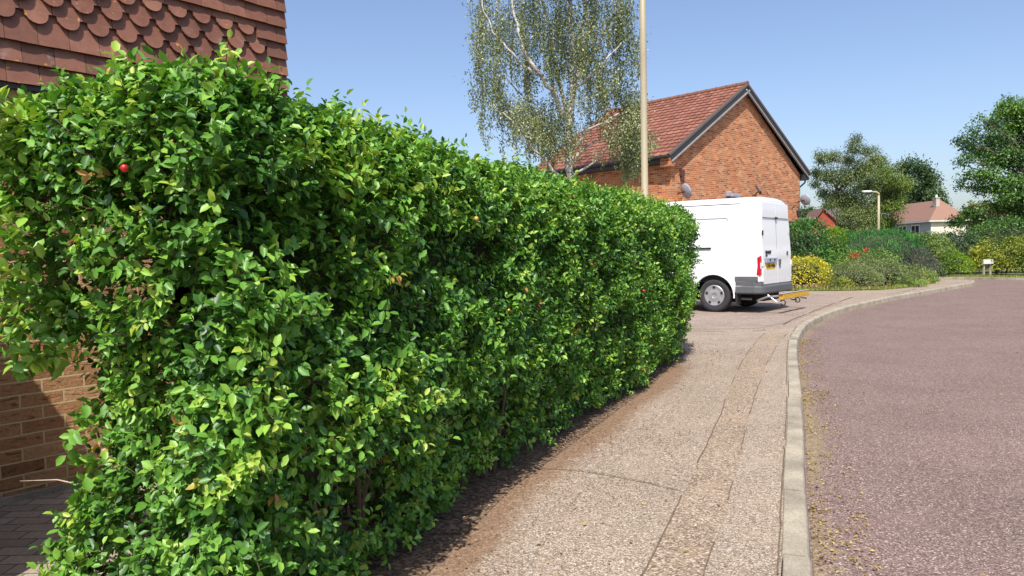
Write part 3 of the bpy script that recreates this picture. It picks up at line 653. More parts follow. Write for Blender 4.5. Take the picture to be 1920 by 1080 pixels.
def far_house():
    root = empty('brick_house', GO, GAN); W0, W1 = .30, 9.85; EZ = 4.62; AX, AZ = 5.17, 7.74; DPT = 6.8
    wl = MB(); wl.box(W0, W1, 0, DPT, -.2, EZ-.05)
    wl.prism([(W0,0,EZ-.05),(W1,0,EZ-.05),(AX,0,AZ-.14)], (0, DPT, 0)); wl.build('wall', m_brickO, root)
    # roof slopes
    mb = MB(); att = []
    sl = math.hypot(AX+.05, AZ-EZ); up = Vector((AX+.05, 0, AZ-EZ)).normalized(); nr = Vector((-up.z, 0, up.x))
    roof_rows(mb, att, Vector((-.05, -.16, EZ)), Vector((0, 1, 0)), up, nr, DPT+.3, sl, 19)
    up2 = Vector((-(10.42-AX), 0, AZ-EZ)).normalized(); nr2 = Vector((up2.z, 0, -up2.x))
    roof_rows(mb, att, Vector((10.42, DPT+.14, EZ)), Vector((0, -1, 0)), up2, nr2, DPT+.3, math.hypot(10.42-AX, AZ-EZ), 19)
    mb.build('roof', m_roof, root, attr=att)
    dk = MB(); dk.prism([(-.05,-.15,EZ),(AX,-.15,AZ),(10.42,-.15,EZ),(10.42,-.15,EZ-.05),(AX,-.15,AZ-.06),(-.05,-.15,EZ-.05)], (0, DPT+.3, 0)); dk.build('roof_deck', m_darktrim, root)
    rg = MB()
    for i in range(16): y = -.2+i*.45; rg.tube([(AX, y, AZ+.03), (AX, y+.435, AZ+.03)], [.115, .105], 10)
    rg.build('ridge_tiles', m_roofb, root, smooth=False)
    # verge: dark undercloak and pale bargeboard on both rakes
    for x0, z0, nm in ((-.05, EZ, 1), (10.42, EZ, -1)):
        d = Vector((AX-x0, 0, AZ-z0)); n = Vector((-d.z, 0, d.x)).normalized()
        if n.z < 0: n = -n
        A = Vector((x0, 0, z0)); B = Vector((AX, 0, AZ))
        v = MB(); v.prism([A-n*.03, B-n*.03, B+n*.055, A+n*.055], (0, .08, 0), Matrix.Translation((0, -.215, 0))); v.build('verge_tiles', m_roofg, root)
        bb = MB(); bb.prism([A-n*.21, B-n*.21+Vector((0,0,-.01)), B-n*.035, A-n*.035], (0, .05, 0), Matrix.Translation((0, -.195, 0))); bb.build('bargeboard', m_darktrim, root)
        wb = MB(); wb.prism([A-n*.265, B-n*.265+Vector((0,0,-.012)), B-n*.214, A-n*.214], (0, .07, 0), Matrix.Translation((0, -.225, 0))); wb.build('bargeboard_trim', m_trimgrey, root)
    # box ends, gutters and downpipe
    be = MB(); be.box(-.02, W0-.003, -.19, .22, EZ-.35, EZ-.07); be.build('eave_box', m_brickO, root)
    be = MB(); be.box(W1+.003, 10.36, -.17, DPT, EZ-.30, EZ-.07); be.build('soffit', m_darktrim, root)
    sf = MB(); sf.box(-.02, W0-.003, .224, DPT, EZ-.24, EZ-.07); sf.build('soffit', m_darktrim, root)
    for x in (-.10, 10.47):
        g = MB(); g.tube([(x, -.18, EZ-.03), (x, DPT, EZ-.03)], .06, 10); g.build('gutter', m_darktrim, root)
    dp = MB(); dp.tube([(10.47,.0,EZ-.08),(10.35,.02,EZ-.4),(9.93,.06,EZ-.62)], .035, 8); dp.tube([(9.93,.06,EZ-.6),(9.93,.06,0)], .033, 8); dp.build('downpipe', m_darktrim, root)
    # satellite dishes
    def dish(x, z, r, ang, tilt, mat):
        ax = Vector((math.sin(ang)*math.cos(tilt), -math.cos(ang)*math.cos(tilt), math.sin(tilt))); c = Vector((x, -.33, z))
        d = MB(); prof = [(r*k/6, r*.22*(k/6)**2) for k in range(7)] + [(r*k/6, r*.22*(k/6)**2-.012) for k in range(6, -1, -1)]
        d.lathe(prof, c, ax, 22); o = d.build('satellite_dish', mat, root, smooth=True)
        a = MB(); tip = c+ax*r*.95+Vector((0, 0, -r*.25)); a.tube([c+Vector((0,0,-r*.9))+ax*.04, tip], .012, 6); a.tube([tip-ax*.06, tip+ax*.03], .032, 10)
        a.tube([c-ax*.02, (x+.02, -.05, z-.05), (x+.02, -.0, z-.05)], .02, 6); a.build('dish_arm', m_darktrim, o)
    dish(.66, 3.40, .27, R(72), R(18), m_dish)
    dish(9.62, 3.42, .25, R(80), R(14), m_dish)
    al = MB(); al.box(.80, 1.02, -.09, -.002, 3.98, 4.2); al.box(.85, .98, -.10, -.002, 3.80, 3.98); al.build('alarm_box', plain('rust_brown_box', (.10,.035,.025), .5), root, bevel=.01)
    lb = MB(); lb.box(3.98, 4.55, -.22, -.002, 3.36, 3.50); lb.box(3.86, 3.975, -.16, -.002, 3.38, 3.56); lb.build('bracket_box', m_dish, root, bevel=.01)
    Mx = Matrix.Translation((5.83, -.26, 3.70)) @ Matrix.Rotation(R(-32), 4, 'X') @ Matrix.Rotation(R(25), 4, 'Z')
    fl = MB(); fl.box(-.17, .17, -.05, .05, -.16, .16, Mx); o = fl.build('floodlight', m_darktrim, root, bevel=.015)
    g = MB(); g.box(-.11, .11, -.056, -.0505, -.11, .11, Mx); g.build('lens', m_dish, o); st = MB(); st.tube([(5.83,-.24,3.62),(5.83,-.1,3.5),(5.83,0,3.5)], .022, 6); st.build('bracket', m_darktrim, o)
    # coach lamp with curved arm, door canopy and post at the right-hand end
    cl = MB(); cl.tube([(9.12,0,3.05),(9.12,-.14,3.18),(9.12,-.28,3.14),(9.12,-.30,3.0)], .018, 6); cl.lathe([(.03,.0),(.10,-.06),(.075,-.3),(.02,-.36)], (9.12,-.30,3.0), (0,0,1), 8); cl.build('coach_lamp', m_darktrim, root)
    cp = MB(); cp.box(8.30, 9.55, -.62, -.003, 2.18, 2.40); cp.build('door_canopy', m_darktrim, root, bevel=.01)
    ct = MB(); ct.prism([(8.25,-.66,2.404),(9.6,-.66,2.404),(9.6,-.003,2.53),(8.25,-.003,2.53)], (0, 0, .03)); ct.build('canopy_tiles', m_roofb, root)
    po = MB(); po.box(8.78, 8.90, -.60, -.48, 0, 2.177); po.build('canopy_post', m_darktrim, root)
    wd = MB(); wd.box(-.008+W0-.003, W0+.0, 3.0, 4.2, 2.6, 3.7); o = wd.build('window', m_winframe, root); g = MB(); g.box(W0-.02, W0-.0115, 3.08, 4.12, 2.68, 3.62); g.build('pane', m_glass, o)
    tag(root, 'orange brick house with red tiled roof and tall gable wall, standing behind the white van', 'house')
far_house()

# ------------------------------------------------------------------ white panel van
def van():
    K = 1.03; root = empty('van', (4.34+.94*.782+.02, 15.79-.94*.623, 0.004)); fwd = Vector((-.782, .623)); root.rotation_euler = (0, 0, math.atan2(fwd.y, fwd.x)); root.scale = (K, K, K)
    # the origin is the rear-left corner of the body on the ground; x forwards, y to the left (body spans y = -1.97..0)
    C = -.985
    def sect(top, hw, roofw, zb):     # half-profile from sill to roof centre (distance from centre line, z)
        shoulder = min(1.22, top*.62)
        P = [(hw-.03, zb), (hw, zb+.10), (hw+.005, .95), (hw-.002, shoulder), (hw-.02, shoulder+.06), (hw-.055, (shoulder+top)/2), (roofw+.025, top-.25), (roofw-.01, top-.15), (roofw-.05, top-.08), (roofw-.12, top-.035), (roofw*.55, top-.006), (0, top)]
        return P
    st = [(0.0, 2.30, .935, .80, .50), (.035, 2.345, .965, .835, .47), (.10, 2.375, .98, .85, .45), (.4, 2.385, .985, .86, .42), (1.6, 2.39, .987, .865, .40), (3.1, 2.385, .987, .86, .40), (3.55, 2.30, .98, .80, .40), (4.15, 1.72, .97, .72, .40), (4.35, 1.36, .95, .74, .40), (4.75, 1.12, .90, .68, .40), (4.90, .86, .80, .60, .40)]
    mb = MB(); q = None; rings = []
    for x, top, hw, rw, zb in st:
        P = sect(top, hw, rw, zb)
        lean = lambda z: .05*max(0, (z-1.2)/1.2)**1.3 if x < .2 else 0
        ring = [Vector((x+lean(z), C+y, z)) for y, z in P] + [Vector((x+lean(z), C-y, z)) for y, z in reversed(P[:-1])]
        rings.append(ring); q = len(ring)
    v = [p for r in rings for p in r]; f = []
    for i in range(len(rings)-1):
        for k in range(q-1): f.append((i*q+k, i*q+k+1, (i+1)*q+k+1, (i+1)*q+k))
        f.append((i*q+q-1, i*q, (i+1)*q, (i+1)*q+q-1))
    f.append(tuple(range(q))); f.append(tuple(range((len(rings)-1)*q, len(rings)*q))[::-1])
    mb.add(v, f); body = mb.build('body', m_white, root, smooth=False)
    # wheel arches cut out
    WX, FX, WR = .97, 3.98, .435
    me = body.data
    for wx in (WX, FX):
        c = MB(); c.lathe([(0,-2.3),(WR,-2.3),(WR,2.3),(0,2.3)], (wx, C, .345), (0,1,0), 40); co = c.build('cut', m_dark)
        md = body.modifiers.new('b', 'BOOLEAN'); md.object = co; md.operation = 'DIFFERENCE'; md.solver = 'EXACT'
        co.parent = root
        bpy.context.view_layer.update(); dg = bpy.context.evaluated_depsgraph_get(); nm = bpy.data.meshes.new_from_object(body.evaluated_get(dg))
        body.modifiers.clear(); body.data = nm; bpy.data.objects.remove(co)
    for p in body.data.polygons: p.use_smooth = True
    body.data.set_sharp_from_angle(angle=R(28)) if hasattr(body.data, 'set_sharp_from_angle') else None
    # dark wheel wells / chassis
    ch = MB(); ch.box(.15, 4.6, C-.93, C+.93, .40, .46); ch.box(.1, 4.7, C-.45, C+.45, .22, .40)
    ch.box(WX-.44, WX+.44, C-.90, C+.90, .62, .80); ch.box(FX-.44, FX+.44, C-.9, C+.9, .62, .8); ch.box(WX-.36, WX+.36, C-.62, C+.62, .2, .79)
    ch.tube([(WX, C-.8, .345), (WX, C+.8, .345)], .07, 10); ch.build('chassis', m_dark, root)
    ex = MB(); ex.tube([(1.4, -.45, .30), (.30, -.36, .27)], .028, 10); ex.build('exhaust', m_steel, root)
    ys = lambda z: 0.0 + (-.0 if z < 1.25 else -(z-1.25)*.05)          # left side plane offset
    # wheel arch lips, black liners
    for wx in (WX, FX):
        for side in (1, -1):
            y0 = C+side*.985; l = MB(); pts = [(wx+(WR+.012)*math.cos(a), y0+side*.006, .345+(WR+.012)*math.sin(a)) for a in [math.pi*(k/18)*1.06-.09 for k in range(19)]]
            l.tube(pts, .016, 6); l.build('wheel_arch_lip', m_white, root)
            r_ = MB(); r_.grid(lambda a, b: Vector((wx+(WR-.006)*math.cos(math.pi*a*1.1-.15), y0-side*(.012+b*.4), .345+(WR-.006)*math.sin(math.pi*a*1.1-.15))), 20, 1); r_.build('wheel_arch_liner', m_dark, root)
    # wheels
    def wheel(x, side):
        yc = C+side*.845; ax = Vector((0, side, 0)); t = MB()
        t.lathe([(.20,-.09),(.30,-.105),(.335,-.09),(.345,-.06),(.346,.06),(.338,.088),(.318,.103),(.285,.108),(.235,.098),(.20,.085)], (x, yc, .347), ax, 40)
        wh = t.build('wheel', m_tyre, root, smooth=True)
        h = MB(); h.mark(0); h.lathe([(0,.085),(.05,.09),(.055,.105),(.10,.100),(.135,.092),(.175,.100),(.205,.108),(.218,.100),(.222,.07),(.21,.02)], (x, yc, .347), ax, 40)
        for k in range(5): a = 2*math.pi*k/5+.9; h.lathe([(.010,.095),(.010,.106),(0,.108)], (x+.075*math.cos(a), yc, .347+.075*math.sin(a)), ax, 8)
        h.mark(1)
        for k in range(5):
            a = 2*math.pi*k/5+.3; pts = []
            for da, r in ((-.17, .152), (-.16, .192), (0, .197), (.16, .192), (.17, .152), (0, .148)): pts.append(Vector((x+r*math.cos(a+da), yc+side*.094, .347+r*math.sin(a+da))))
            h.prism(pts, (0, side*.0155, 0))
        h.build('hubcap', [m_hub, m_black], wh, smooth=False, recalc=False)
    for x in (WX, FX):
        for s_ in (1, -1): wheel(x, s_)
    mf = MB(); mf.box(WX-.50, WX-.475, -.23, .0, .17, .60); mf.build('mud_flap', m_black, root)
    # bumpers and grey side cladding (proud of the body)
    def wrap(P, lv, name):
        n = len(P); v = []
        for z, o_ in lv:
            for x, y in P:
                dx = -o_ if x < .1 else 0; dy = (o_ if y > C else -o_)*(1 if x >= .1 else .6); v.append((x+dx, y+dy, z))
        f = [(j*n+i, j*n+i+1, (j+1)*n+i+1, (j+1)*n+i) for j in range(len(lv)-1) for i in range(n-1)]
        f.append(tuple(range((len(lv)-1)*n, len(lv)*n))); f.append(tuple(range(n))[::-1]); b_ = MB(); b_.add(v, f); return b_.build(name, m_plast, root)
    P = [(WX-.475, .008), (.10, .010), (.03, -.012), (-.02, -.05), (-.06, -.13), (-.085, -.35), (-.085, C)]
    P = P + [(x, 2*C-y) for x, y in reversed(P[:-1])]
    wrap(P, [(.39, -.02), (.42, .0), (.53, .0), (.553, -.01), (.558, -.05)], 'rear_bumper')
    for sd2 in (1, -1):
        Q = [(WX-.475, .006), (.10, .008), (.03, -.014), (-.018, -.052), (-.045, -.115), (.02, -.118), (.10,-.1), (WX-.475, -.06)]
        Q = Q if sd2 > 0 else [(x, 2*C-y) for x, y in Q]
        c_ = MB(); c_.prism([Vector((x, y, .56)) for x, y in Q], (0, 0, .085)); c_.build('bumper_corner', m_plast, root, bevel=.008)
    sb = MB(); sb.box(.03, WX-.465, -.003, .016, .655, .745); sb.build('side_moulding', m_plast, root, bevel=.006)
    sb = MB(); sb.box(WX+.47, FX-.47, -.003, .016, .655, .745); sb.build('side_moulding', m_plast, root, bevel=.006)
    sb = MB(); sb.box(WX+.45, FX-.45, -.02, .012, .38, .64); sb.build('sill_cladding', m_plast, root, bevel=.008)
    fb = MB(); fb.box(4.55, 5.0, C-.95, C+.95, .30, .62); fb.build('front_bumper', m_plast, root, bevel=.05)
    # rear tail-lights
    for s_ in (1, -1):
        y = C+s_*.93; tl = MB(); tl.prism([(-.012, y-s_*.05, .765), (-.012, y+s_*.045, .765), (-.012, y+s_*.04, 1.13), (-.012, y+s_*.005, 1.165), (-.012, y-s_*.035, 1.165), (-.012, y-s_*.055, 1.09)], (.12, 0, 0)); o = tl.build('tail_light', m_red, root, bevel=.012)
        wl = MB(); wl.box(-.017, .02, min(y-s_*.045, y+s_*.035), max(y-s_*.045, y+s_*.035), .90, 1.02); wl.build('reversing_lens', m_clearlens, o, bevel=.004)
    # two rear doors, slightly proud of the body with visible gaps
    def rl(z): return .05*max(0, (z-1.2)/1.2)**1.3
    def door(y0, y1, t0, t1, z0=.585, z1=2.245):
        v = []; rows = 16
        for k in range(rows+1):
            z = z0+(z1-z0)*k/rows; a = y0+(t0-y0)*max(0, (z-1.2)/(z1-1.2))**1.2; b = y1+(t1-y1)*max(0, (z-1.2)/(z1-1.2))**1.2
            cr = .012 if (z < .92) else (0 if z < 1.29 else (-.012 if z < 2.0 else 0)) ; xx = rl(z)-.020-cr*.9
            for y in np.linspace(a, b, 6): v.append((xx, y, z))
        v2 = [(x+.03, y, z) for x, y, z in v]; n = 6; f = [(j*n+i, j*n+i+1, (j+1)*n+i+1, (j+1)*n+i) for j in range(rows) for i in range(n-1)]
        N0 = len(v); bd = [i for i in range(n)] + [j*n+n-1 for j in range(1, rows+1)] + [rows*n+i for i in range(n-2, -1, -1)] + [j*n for j in range(rows-1, 0, -1)]
        f += [(bd[i], bd[(i+1) % len(bd)], bd[(i+1) % len(bd)]+N0, bd[i]+N0) for i in range(len(bd))]
        d = MB(); d.add(v+v2, f); o = d.build('rear_door', m_white, root, smooth=True); o.data.set_sharp_from_angle(angle=R(40)); return o
    dl = door(C+.006, C+.855, C+.006, C+.775); dr = door(C-.855, C-.006, C-.775, C-.006)
    gp_ = MB(); gp_.box(-.018, .0, C-.87, C+.87, .574, .582); gp_.build('door_gap', m_black, root)
    gm = MB(); gm.add([(-.014, C-.005, .59), (-.014, C+.005, .59), (-.008, C+.005, 1.3), (-.008, C-.005, 1.3), (.012, C+.005, 1.9), (.012, C-.005, 1.9), (.03, C+.005, 2.24), (.03, C-.005, 2.24)], [(0,1,2,3),(3,2,4,5),(5,4,6,7)]); gm.build('door_gap', m_black, root)
    for s_ in (1, -1):   # panel crease across doors, seal line and hinges
        c_ = MB(); c_.box(-.011+rl(1.93)-.014, rl(1.93)-.004, min(C+s_*.03, C+s_*.77), max(C+s_*.03, C+s_*.77), 1.93, 1.938); c_.build('door_crease', m_plast, dl if s_ > 0 else dr)
        for z in (1.0, 1.62):
            h = MB(); h.box(-.036+rl(z), -.012+rl(z), C+s_*.86-.02-(.03 if s_ > 0 and z > 1.3 else 0), C+s_*.86+.02-(.03 if s_ > 0 and z > 1.3 else 0), z-.05, z+.05); h.build('hinge', m_black if z > 1.3 else m_white, dl if s_ > 0 else dr, bevel=.005)
    pc = MB(); pc.box(-.05+rl(2.0), -.0+rl(2.0), C-.05, C+.05, 1.915, 1.955); pc.build('stop_light', m_black, dl, bevel=.006)
    hd = MB(); hd.prism([(-.018, C+.16, 1.015), (-.018, C+.75, 1.015), (-.018, C+.77, 1.115), (-.018, C+.08, 1.115)], (-.05, 0, 0)); hd.build('plate_housing', m_dish, dl, bevel=.008)
    for yy in (.30, .56):
        q_ = MB(); q_.box(-.078, -.0685, C+yy-.03, C+yy+.03, 1.065, 1.09); q_.tube([(-.073, C+yy, 1.065), (-.05, C+yy, .99)], .006, 5); q_.build('plate_lamp', m_black, dl)
    npl = MB(); npl.box(-.034, -.026, C+.17, C+.69, .88, 1.0); npo = npl.build('number_plate', m_yellowplate, root, bevel=.002)
    def text(s, size, c, mat, parent, name, ext=.0015, shear=0, bold=0, xs=1):
        cu = bpy.data.curves.new(name, 'FONT'); cu.body = s; cu.size = size; cu.extrude = ext; cu.align_x = 'CENTER'; cu.align_y = 'CENTER'; cu.shear = shear; cu.offset = bold
        to = bpy.data.objects.new(name, cu); COL.objects.link(to); bpy.context.view_layer.update(); dg = bpy.context.evaluated_depsgraph_get()
        me = bpy.data.meshes.new_from_object(to.evaluated_get(dg)); bpy.data.objects.remove(to)
        # text plane x->-y (reading left to right seen from behind), y->z, z->-x
        for vv in me.vertices: X, Y, Z = vv.co; vv.co = (c[0]-Z, c[1]-X*xs, c[2]+Y)
        me.flip_normals(); me.materials.clear(); me.materials.append(mat); o = bpy.data.objects.new(name, me); COL.objects.link(o); o.parent = parent; return o
    text('LT04 YWM', .105, (-.0365, C+.43, .937), m_black, npo, 'plate_lettering', .001, 0, .002, .92)
    text('TRANSIT', .085, (-.028, C+.56, 1.225), m_black, dl, 'badge_lettering', .003, .25, .004)
    text('280', .06, (-.028, C+.66, 1.16), m_black, dl, 'badge_lettering', .003, .25, .003)
    lg = MB(); lg.lathe([(0,.0),(.045,.0),(.045,.012),(0,.014)], (-.02, C-.62, 1.2), (-1,0,0), 16); lg.build('round_badge', m_plast, dr, smooth=False)
    hn = MB(); hn.box(-.05, -.018, C-.16, C-.07, .97, 1.08); hn.box(-.045, -.018, C-.15, C-.085, .90, .965); hn.build('door_handle', m_plast, dr, bevel=.008)
    sk = MB(); sk.box(-.021, -.0185, C-.80, C-.77, .95, 1.02); sk.build('sticker', m_red, dr)
    # side: door rail, panel creases, roof gutter line, fuel area
    ra = MB(); ra.box(1.02, 2.9, -.03, .010, 1.315, 1.350); ra.build('door_rail', m_black, root, bevel=.005)
    def line(pts, r, mat, name): l = MB(); l.tube(pts, r, 5); return l.build(name, mat, root)
    line([(.42,-.130,2.225),(.50,-.126,2.232),(1.5,-.122,2.238),(3.2,-.124,2.232)], .007, m_plast, 'roof_gutter')
    line([(.66,-.052,1.90),(.70,-.064,1.945),(1.5,-.060,1.955),(2.9,-.060,1.95)], .006, m_dish, 'panel_crease')
    line([(.66,-.050,1.86),(.64,-.030,1.45),(.63,.004,1.1)], .005, m_whitetrim, 'panel_crease')
    line([(.22,-.118,2.15),(.20,-.06,1.75),(.185,-.012,1.35),(.18,.002,.85)], .005, m_whitetrim, 'panel_crease')
    line([(.5,.006,1.03),(2.9,.006,1.03)], .004, m_whitetrim, 'panel_crease')
    # windscreen and side window at the cab
    ws = MB(); ws.add([(3.62, C-.72, 2.20), (3.62, C+.72, 2.20), (4.26, C+.80, 1.52), (4.26, C-.80, 1.52)], [(0,1,2,3)]);
    ws.v = [(x+.05, y, z+.02) for x, y, z in ws.v]; ws.build('windscreen', m_glass, root)
    sw = MB(); sw.prism([(3.05, .0, 1.45), (3.95, .0, 1.45), (3.62, -.10, 2.0), (3.05, -.10, 2.05)], (0, .01, 0)); sw.build('side_window', m_glass, root)
    # yellow rear step bar on steel brackets
    ZS = .355
    sp = MB(); sp.box(-.44, -.36, C-.76, C+.90, ZS-.07, ZS+.04); sp.build('step_bar', m_yellow, root, bevel=.012)
    tp = MB(); tp.box(-.445, -.37, C-.78, C+.93, ZS+.043, ZS+.052); tp.build('step_tread', m_trimgrey, root, bevel=.003)
    for yy in (C+.86, C-.05, C-.7):
        b_ = MB(); b_.tube([(.1, yy, ZS-.10), (-.12, yy, ZS-.02), (-.34, yy, ZS-.0)], .022, 6); b_.tube([(-.12, yy, ZS+.02), (-.30, yy, ZS-.12), (-.40, yy, ZS-.13)], .016, 6); b_.build('step_bracket', m_darktrim if yy < C+.5 else m_steel, root)
    for yy in (C+.80, C-.10):
        h_ = MB(); h_.tube([(-.40+.05*math.cos(a), yy, ZS-.13+.05*math.sin(a)) for a in [k*math.pi/6 for k in range(12)]], .013, 6); h_.build('tow_eye', m_darktrim, root)
    tag(root, 'white high-roof panel van with yellow rear step, parked on the driveway past the hedge', 'van')
van()

# ------------------------------------------------------------------ lamp posts
def lamp_post(name, x, y, H, r, head, label, cat, grp=None, hd=(-1, .1)):
    root = empty(name, (x, y, 0)); p = MB(); p.tube([(0,0,-.05),(0,0,1.2),(0,0,1.22),(0,0,H*.6),(0,0,H)], [r*1.35, r*1.35, r, r*.98, r*.85], 20); p.build('pole', m_postcream, root, smooth=True)
    d = Vector((hd[0], hd[1], 0)).normalized()
    a = MB(); a.tube([(0,0,H-.02), (0,0,H+.12), tuple(d*.12+Vector((0,0,H+.2))), tuple(d*.4+Vector((0,0,H+.24)))], [r*.8, r*.75, r*.7, r*.65], 10); a.build('arm', m_postcream, root, smooth=True)
    h = MB(); q = d.cross(Vector((0,0,1))); c = d*.42+Vector((0,0,H+.22))
    h.prism([c-q*.09, c+d*.1-q*.14, c+d*.5-q*.12, c+d*.56, c+d*.5+q*.12, c+d*.1+q*.14, c+q*.09], (0,0,.10)); h.build('lamp_head', m_signw, root, bevel=.02)
    l = MB(); l.prism([c+d*.08-q*.1+Vector((0,0,-.03)), c+d*.45-q*.09+Vector((0,0,-.03)), c+d*.45+q*.09+Vector((0,0,-.03)), c+d*.08+q*.1+Vector((0,0,-.03))], (0,0,.028)); l.build('diffuser', m_clearlens, root)
    tag(root, label, cat, grp)
lamp_post('street_lamp', 2.085, 11.5, 7.2, .052, 0, 'tall cream lamp post rising from behind the far end of the foreground hedge', 'lamp post', 'cream street lamps', (.3, -1))
lamp_post('street_lamp', 22.33, 45, 4.45, .075, 0, 'small distant cream street lamp with flat head in front of the pale green tree', 'street lamp', 'cream street lamps', (-1, .1))

# ------------------------------------------------------------------ birch tree in front of the orange house
def limb(mb, pts, r0, r1, n=7, jit=.06):
    out = []; P = [Vector(p) for p in pts]
    for i in range(len(P)-1):
        for k in range(4):
            t = k/4; q = P[i].lerp(P[i+1], t); out.append(q + (Vector((random.uniform(-1,1), random.uniform(-1,1), 0))*jit if (i or k) else Vector()))
    out.append(P[-1]); m = len(out); mb.tube(out, [r0+(r1-r0)*(k/(m-1)) for k in range(m)], n); return out
def birch():
    X, Y = 1.85, 23.0; root = empty('birch_tree', (X, Y, 0)); tr = MB(); F = 1387.; 
    def px(x, y, dy=0): # authoring aid: metres at the tree's distance from picture measurements
        Yy = Y+dy; u = (x-960)/F; v = -(y-540)/F; c, s = math.cos(.02), math.sin(.02)
        d = Vector((u*c+v*s, 1, -u*s+v*c)); cp, sp_ = math.cos(R(2.6)), math.sin(R(2.6)); d = Vector((d.x, cp+d.z*sp_, -sp_+d.z*cp)); d *= Yy/d.y
        return Vector((d.x-X, dy, d.z+CAM_H))
    L = []
    L.append(limb(tr, [(0,0,-.05), px(1068,330), px(1067,250), px(1070,200), px(1075,120), px(1068,20), px(1062,-60), px(1058,-200)], .135, .03, 9, .05))
    L.append(limb(tr, [px(1060,225), px(1035,170,-.3), px(1003,130,-.6), px(980,90,-.8), px(965,30,-.8), px(950,-60,-.6)], .085, .03, 7))
    L.append(limb(tr, [px(1073,190), px(1085,120,.5), px(1092,50,.8), px(1105,-50,.9), px(1110,-140,.8)], .08, .03, 7))
    L.append(limb(tr, [px(1066,230), px(1046,150,.6), px(1030,60,.9), px(1012,-20,1), px(1000,-120,1)], .07, .025, 7))
    L.append(limb(tr, [px(1068,290), px(1100,245,-.4), px(1130,230,-.8), px(1160,212,-1.1)], .05, .015, 6))
    L.append(limb(tr, [px(1070,305), px(1095,275,.5), px(1130,260,.9), px(1160,235,1.0)], .045, .014, 6))
    L.append(limb(tr, [px(1075,170), px(1110,140,-.5), px(1140,110,-.9), px(1165,80,-1)], .05, .015, 6))
    L.append(limb(tr, [px(1078,150), px(1120,90,.4), px(1150,30,.7), px(1170,-50,.8)], .05, .015, 6))
    L.append(limb(tr, [px(1040,300,.3), px(1015,240,.6), px(985,190,.9), px(955,150,1.1), px(930,90,1.2)], .05, .014, 6))
    L.append(limb(tr, [px(1000,140,-.6), px(960,100,-1), px(925,60,-1.1), px(905,10,-1.1), px(900,-60,-1)], .04, .012, 6))
    L.append(limb(tr, [px(1050,330,-.3), px(1000,280,-.6), px(960,225,-.9), px(925,200,-1.0)], .045, .012, 6))
    L.append(limb(tr, [px(1075,330,.2), px(1120,300,.8), px(1165,250,1.2), px(1185,200,1.3)], .04, .012, 6))
    tr.build('trunk', m_birch, root, smooth=True)
    # hanging strands: picture columns measured as (x, top, bottom, half width, density)
    st = [(893,-20,60,10,.7),(900,40,150,9,.8),(915,-20,130,10,1.0),(930,-20,190,12,1),(905,95,215,18,.9),(935,130,215,15,1),(960,-20,150,18,1.2),(985,-20,180,16,1.1),(1010,-20,110,14,1),
          (1030,20,180,20,1),(1050,-20,90,16,1),(1075,40,190,22,1.3),(1100,30,160,14,1),(1125,-20,90,20,1.3),(1150,10,120,20,1.4),(1175,-20,60,12,.7),(1185,60,160,12,1.2),(1165,100,200,18,1.1),
          (1135,130,210,20,1),(1105,150,240,20,.8),(950,170,250,20,1),(925,190,240,14,.8),(885,165,215,5,.6),(903,195,290,5,.35),(915,215,300,4,.3),(980,190,270,20,1.1),(1000,200,290,24,1.2),(1030,190,290,22,1.2),(960,230,300,14,.7),
          (1045,60,160,16,.9),(995,110,200,12,.9),(1190,150,260,10,1.0),(1180,190,330,14,1.9),(1170,230,335,12,1.3),(1145,230,300,10,.5),(1090,230,300,16,.7),(1060,170,260,16,.9),(1020,250,300,18,.9),(1215,240,300,9,.5),(1225,250,290,6,.4),(1120,200,260,14,.9),(1010,210,305,22,1.2),(1045,230,310,20,1.2),(975,180,250,16,1.1),(1090,60,150,20,1),(1110,90,200,16,.9),(1160,-10,90,18,1.1),(1070,-10,80,20,1),(1155,210,300,12,.8),(1175,180,300,10,1.0),(1190,230,330,8,1.2),(1185,185,330,12,2.2),(1192,210,335,8,1.6),(1130,270,320,6,.5),(940,40,120,10,.8),(890,60,110,6,.5),
          (1000,-120,-10,60,2.5),(1080,-150,-10,60,2.5),(1140,-110,-10,50,2),(930,-90,-10,40,1.5),(1060,-220,-120,40,1.8)]
    P = []; D = []; tw = MB()
    for (x, t, b, hw, dn) in st:
        ns = int(dn*(hw/2.3+5.2))
        for k in range(ns):
            xx = x+random.gauss(0, hw*.75); dy = random.uniform(-1.3, 1.3); tt = t+random.uniform(-.1, .35)*(b-t); bb = b-random.uniform(-.1, .4)*(b-t)
            A = px(xx+random.uniform(-6, 6), tt, dy); B = px(xx, bb, dy+random.uniform(-.2, .2)); m = max(6, int((A-B).length/.030*1.0)); mid = A.lerp(B, .4)+Vector((random.uniform(-.12,.12), random.uniform(-.1,.1), 0))
            tw.tube([A, mid, B], [.007, .005, .003], 3, False)
            for j in range(m):
                s = j/m; c = (A.lerp(mid, s/.4) if s < .4 else mid.lerp(B, (s-.4)/.6)); spread = .13*(1.15-s)
                for _ in range(2): P.append(c+Vector(rng.normal(size=3))*spread); D.append(Vector((random.gauss(0,.6), random.gauss(0,.6), -.7)))
    P = np.array(P); D = np.array(D); n = len(P)
    tone = np.clip(.5+.6*fbm(P, .9, 4)+.2*rng.normal(size=n), 0, 1)
    leafcloud('foliage', P, D, rand_dirs(n)+np.array([0,-.3,.3]), .050+.036*rng.random(n), m_birchleaf, root, T_MID, .78, tone)
    tw.build('twigs', m_bark, root, recalc=False)
    tag(root, 'tall silver birch with pale trunk and drooping sparse foliage, left of the orange brick house', 'tree')
    print('birch leaves', n)
birch()

